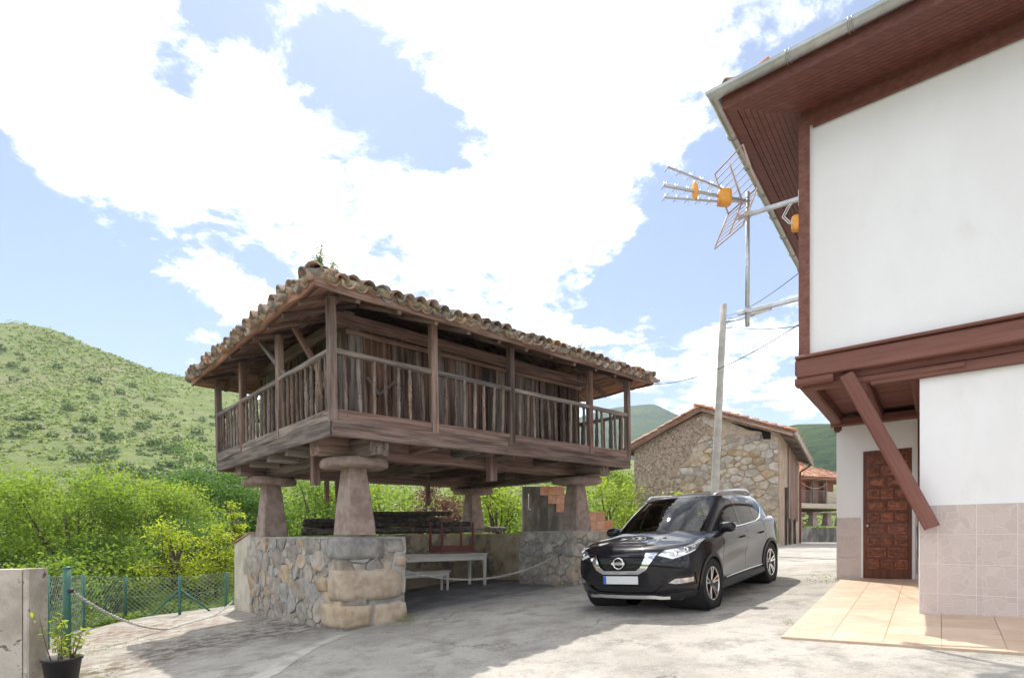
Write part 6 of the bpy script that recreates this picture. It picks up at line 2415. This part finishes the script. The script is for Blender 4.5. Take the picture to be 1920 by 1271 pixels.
# big bright trees beyond the fence
tree('leafy_tree', 'broad bright green tree behind the concrete wall and fence', -15.6, 17.0, 2.15, 2.7, 2.5, X['leaf_bright'], 34000, .095, 120, .36)
tree('leafy_tree', 'fresh green tree with a tall top shoot behind the thick green post', -12.3, 15.8, 2.05, 2.3, 2.4, X['leaf_mid'], 32000, .09, 110, .34)
tree('leafy_tree', 'bright green bushy tree between the shooting tree and the dark round tree', -11.6, 18.6, 1.95, 2.1, 2.4, X['leaf_bright'], 26000, .095, 95, .34)
tree('leafy_tree', 'dark green round tree standing beyond the fence left of the granary', -12.0, 23.0, 3.3, 2.6, 3.3, X['leaf_dark'], 30000, .11, 110, .38)
tree('leafy_tree', 'grey-green slender tree rising behind the bright trees under the hill', -15.6, 27.0, 3.2, 2.2, 3.0, X['leaf_dark'], 9000, .17, 60, .5)
tree('leafy_tree', 'low mid-green tree spreading behind the broad bright tree', -21.5, 21.5, 1.9, 3.0, 2.6, X['leaf_mid'], 10000, .16, 70, .55)
tree('leafy_tree', 'shaded green tree visible below the granary floor beside its left pillar', -8.6, 25.0, 2.6, 2.6, 2.8, X['leaf_mid'], 20000, .12, 85, .38)
tree('leafy_tree', 'dark bushy tree seen between the two front pillars of the granary', -9.0, 28.5, 3.1, 2.6, 3.0, X['leaf_dark'], 9000, .18, 70, .55)
tree('leafy_tree', 'sunlit yellow-green tree seen beyond the pole pile under the granary', -6.3, 26.5, 2.6, 2.4, 2.7, X['leaf_bright'], 10000, .16, 70, .5)
tree('leafy_tree', 'purple-leaved tree seen beyond the pole pile under the granary', -3.1, 22.5, 2.15, 1.15, 1.5, X['leaf_purple'], 5000, .12, 45, .28)
tree('leafy_tree', 'sunlit tree framed between the back pillar and the stair wall', -.6, 24.5, 2.6, 2.0, 2.6, X['leaf_bright'], 10000, .15, 65, .45)
tree('leafy_tree', 'mid-green tree behind the terracotta stair wall', 2.2, 26.5, 2.4, 2.0, 2.6, X['leaf_mid'], 8000, .16, 60, .5)
tree('leafy_tree', 'pale green tree between the granary and the stone barn', 4.35, 23.8, 2.5, 1.55, 2.3, X['leaf_bright'], 9000, .13, 60, .38)
tree('leafy_tree', 'tall green tree behind the gap between granary and barn', 5.0, 30.0, 4.3, 2.3, 3.8, X['leaf_mid'], 9000, .18, 65, .5)
tree('leafy_tree', 'green tree behind the roof of the small red granary', 23.5, 47.0, 5.6, 3.4, 3.4, X['leaf_bright'], 8000, .22, 60, .6)
tree('leafy_tree', 'dense green tree behind the small red granary and barn gutter', 17.5, 44.0, 4.2, 3.0, 3.0, X['leaf_mid'], 7000, .22, 55, .6)
for i, (x, y, zt, r) in enumerate([(-26, 30, 2.6, 3), (-20, 34, 3.0, 3), (-14, 36, 3.2, 3.2), (-8, 36, 3.4, 3.2), (-2, 35, 3.2, 3), (-30, 24, 1.8, 3)]):
    tree('leafy_tree', 'soft green tree in the row at the foot of the grassy hill', x, y, zt, r, 3.0, X['leaf_mid'] if i % 2 else X['leaf_bright'], 6000, .22, 50, .6, group='trees at the foot of the hill')
for i, (x, y, zt, r, lb) in enumerate([(-13.6, 14.3, .0, 1.3, 'dark green bush below the broad bright tree behind the fence'), (-11.2, 15.0, .15, 1.1, 'dark green bush at the foot of the shooting tree behind the fence'),
                                       (-9.6, 17.0, .7, 1.2, 'dark green bush behind the two yellow-green saplings')]):
    tree('young_shrub', lb, x, y, zt, r, 1.1, X['leaf_dark'], 6000, .085, 50, .26, cat='shrub', base=-.9)
# shrubs by the fence
tree('young_shrub', 'yellow-green leafy sapling behind the braced fence post', -8.75, 14.3, .35, .62, .95, X['leaf_yellow'], 3000, .075, 44, .15, cat='shrub', base=.0 - .3)
tree('young_shrub', 'tall yellow-green sapling beside the rendered wall end', -7.75, 14.6, .42, .52, 1.05, X['leaf_yellow'], 3000, .075, 44, .14, cat='shrub', base=-.3)
tree('young_shrub', 'slim yellow shoot rising above the rendered wall end', -7.75, 15.6, 1.05, .22, .95, X['leaf_yellow'], 800, .08, 22, .08, cat='shrub', base=-.2)
tree('young_shrub', 'low green bush filling the corner behind the chain-link fence', -10.3, 14.3, -.25, 1.1, .75, X['leaf_mid'], 3500, .10, 40, .25, cat='shrub', base=-.35)
tree('young_shrub', 'small green bush behind the fence near the concrete wall', -9.9, 11.8, -.35, .9, .7, X['leaf_mid'], 2600, .09, 32, .22, cat='shrub', base=-.4)
tree('young_shrub', 'rounded yellow-green bush behind the roof of the black car', 6.3, 19.6, 1.42, .9, 1.2, X['leaf_yellow'], 3000, .10, 36, .25, cat='shrub', base=gz(6.3, 19.6))


def ground_cover(name, pts, h, mat, leaf=.06):
    C = np.array(pts)
    tone = rs.uniform(0, 1, len(C))
    o = obj(name, leaf_mesh(name, C, leaf, tone, up=.2, wid=.4), mat, kind='stuff')
    return o


pts = []
for _ in range(26000):
    t = rs.uniform(0, 1)
    seg = rs.choice(len(EDGE) - 5) + 1
    a, b = EDGE[seg], EDGE[seg + 1]
    d = rs.gamma(2.0, .55)
    x, y = a[0] + (b[0] - a[0]) * t, a[1] + (b[1] - a[1]) * t
    dx, dy = b[0] - a[0], b[1] - a[1]
    L_ = math.hypot(dx, dy)
    x, y = x - dy / L_ * (d - .12), y + dx / L_ * (d - .12)
    hgt = rs.uniform(0, 1) ** 1.5 * (.12 + .16 * min(d, 2.0)) * (1 + .6 * math.sin(x * 3 + y * 2))
    pts.append((x, y, float(terrain(x, y)) + max(0, hgt)))
o = ground_cover('verge_weeds', pts, .3, X['leaf_mid'], .085)
tag(o, 'low green weeds and grass along the fenced edge of the yard', 'weeds')
# weeds in the joint by the patio corner, under the plinth and along the barn
pts = []
for cx, cy, n_, sp_, h_ in ((5.35, 9.55, 160, .16, .10), (3.3, 6.5, 30, .1, .05), (-1.72, 8.95, 220, .12, .10), (.9, 11.7, 120, .25, .08), (-5.2, 6.9, 120, .25, .07), (-6.4, 8.6, 160, .3, .06), (-4.6, 9.9, 80, .3, .04)):
    for _ in range(n_):
        x, y = cx + rs.normal() * sp_, cy + rs.normal() * sp_
        pts.append((x, y, gz(x, y) + abs(rs.normal()) * h_ * .6))
tag(ground_cover('joint_weeds', pts, .1, X['leaf_mid'], .028), 'tiny green weeds in cracks of the paving', 'weeds')


def sprig(root, base, h, n, mat, lean=.25, leaf=.07, name='stem'):
    tipv = Vector((rs.uniform(-lean, lean), rs.uniform(-lean, lean), 1)).normalized() * h
    mid = tipv * .5 + Vector((rs.uniform(-.05, .05), rs.uniform(-.05, .05), 0)) * h
    st = tube(name, [Vector(base), Vector(base) + mid, Vector(base) + tipv], [.007, .005, .002], X['trunk'], root, n=5)
    t = rs.uniform(.2, 1, n)
    C = np.array([Vector(base) + mid * float(2 * k * (1 - k)) * 2 * .5 + tipv * float(k * k) + Vector((0, 0, 0)) + (mid * float(2 * k * (1 - k)) * .0) for k in t])
    C = C + rs.normal(size=C.shape) * leaf * .55
    obj('leaves', leaf_mesh('leaves', C, leaf, rs.uniform(0, 1, n), up=.2, wid=.38), mat, st)


for k in range(10):
    a = rs.uniform(0, 6.28)
    sprig(pot, (.11 * math.cos(a), .11 * math.sin(a), .24), rs.uniform(.25, .62), 16, X['leaf_bright'] if k % 2 else X['leaf_yellow'], .22, .075)
# fern and weeds growing on the granary roof
gm = granary.matrix_basis
fern = thing('roof_fern', 'feathery green fern growing on the corner of the granary roof', 'plant', mw=Matrix.Translation(gm @ Vector((T0 + .30, S0 + .42, Ze + .33))))
for k in range(4):
    sprig(fern, (.03 * k - .05, 0, 0), (.50, .38, .30, .28)[k], 90, X['fern'], (.15, .35, .5, .5)[k], .05, 'frond')
for i, t in enumerate((4.15, 4.55, 4.95, 5.05)):
    w = thing('roof_weed', 'small tuft of weeds sprouting between the tiles of the long granary eave', 'plant', mw=Matrix.Translation(gm @ Vector((t, S0 + .22, Ze + .30))), group='weeds on the granary eave')
    for k in range(3):
        sprig(w, (.04 * k, 0, 0), rs.uniform(.12, .3), 12, X['fern'], .4, .05, 'stem')

# scrub on the hillside: countless low bushes as one mass, larger dark ones singly
def bush_blob(n=70, r=1.0, leaf=.5):
    c = rs.normal(size=(n, 3)); c /= np.linalg.norm(c, axis=1, keepdims=True)
    c = c * rs.uniform(.55, 1, (n, 1)) * np.array([r, r, r * .75]); c[:, 2] += r * .45
    return c


def hill_pts(n):
    x = rs.uniform(-330, 20, n); y = rs.uniform(60, 262, n)
    m = fbm(x, y, 21, 4, .06) + rs.normal(size=n) * .45
    k = m > -.1
    return x[k], y[k]


x, y = hill_pts(26000)
z = hill_z(x, y)
C = []
for i in range(len(x)):
    r = .35 + .9 * rs.uniform() ** 3
    m = 7
    q = rs.normal(size=(m, 3)) * np.array([r * .6, r * .6, r * .35])
    q[:, 2] = np.abs(q[:, 2])
    C.append(q + np.array([x[i], y[i], z[i] + .1]))
C = np.concatenate(C)
X['scrub'] = leaf_mat('hill scrub', (.115, .175, .055), (.33, .38, .13), .35)
o = obj('hillside_scrub', leaf_mesh('hillside_scrub', C, .75, rs.uniform(0, 1, len(C)), up=.6, wid=.8), X['scrub'], kind='stuff')
tag(o, 'low green scrub covering the big grassy hillside', 'scrub')
X['bush'] = leaf_mat('hill bush leaves', (.06, .11, .035), (.13, .19, .055), .3)
bms = []
for k in range(3):
    P = bush_blob(150, 1.0)
    me = leaf_mesh('hill_bush', P, .36, rs.uniform(0, 1, len(P)), up=.4, wid=.7); me.materials.append(X['bush']); bms.append(me)
for k in range(385):
    bx_, by_ = rs.uniform(-250, -60), rs.uniform(80, 225)
    if k > 260:
        by_ = rs.uniform(85, 170); bx_ = by_ * rs.uniform(-.8, -.48)
    if not (-1.15 < bx_ / by_ < -.45):
        continue
    o = bpy.data.objects.new('hill_bush', bms[k % 3]); COL.objects.link(o)
    o.location = (bx_, by_, float(hill_z(np.float64(bx_), np.float64(by_))) - .1)
    s_ = .7 + 1.7 * rs.uniform() ** 2
    o.scale = (s_, s_, s_ * .9); o.rotation_euler = (0, 0, rs.uniform(0, 6))
    tag(o, 'small round dark green bush on the grassy hillside', 'bush', 'bushes scattered over the hillside')

# ------------------------------------------------------------------ the air between here and the mountains
hz = obj('haze', mesh('haze', [(-2400, -400, -40), (2400, -400, -40), (2400, 2350, -40), (-2400, 2350, -40), (-2400, -400, 470), (2400, -400, 470), (2400, 2350, 470), (-2400, 2350, 470)],
                      [(3, 2, 1, 0), (4, 5, 6, 7), (0, 1, 5, 4), (1, 2, 6, 5), (2, 3, 7, 6), (3, 0, 4, 7)]), None, kind='stuff')
hm = bpy.data.materials.new('haze')
hm.use_nodes = True
nt = hm.node_tree
for n_ in list(nt.nodes):
    if n_.type != 'OUTPUT_MATERIAL':
        nt.nodes.remove(n_)
pv = nt.nodes.new('ShaderNodeVolumePrincipled')
pv.inputs['Color'].default_value = (.80, .90, 1.0, 1)
pv.inputs['Density'].default_value = .00019
pv.inputs['Anisotropy'].default_value = .25
nt.links.new(pv.outputs[0], nt.nodes['Material Output'].inputs['Volume'])
hz.data.materials.append(hm)
tag(hz, 'thin bluish summer haze between the yard and the mountains', 'haze')
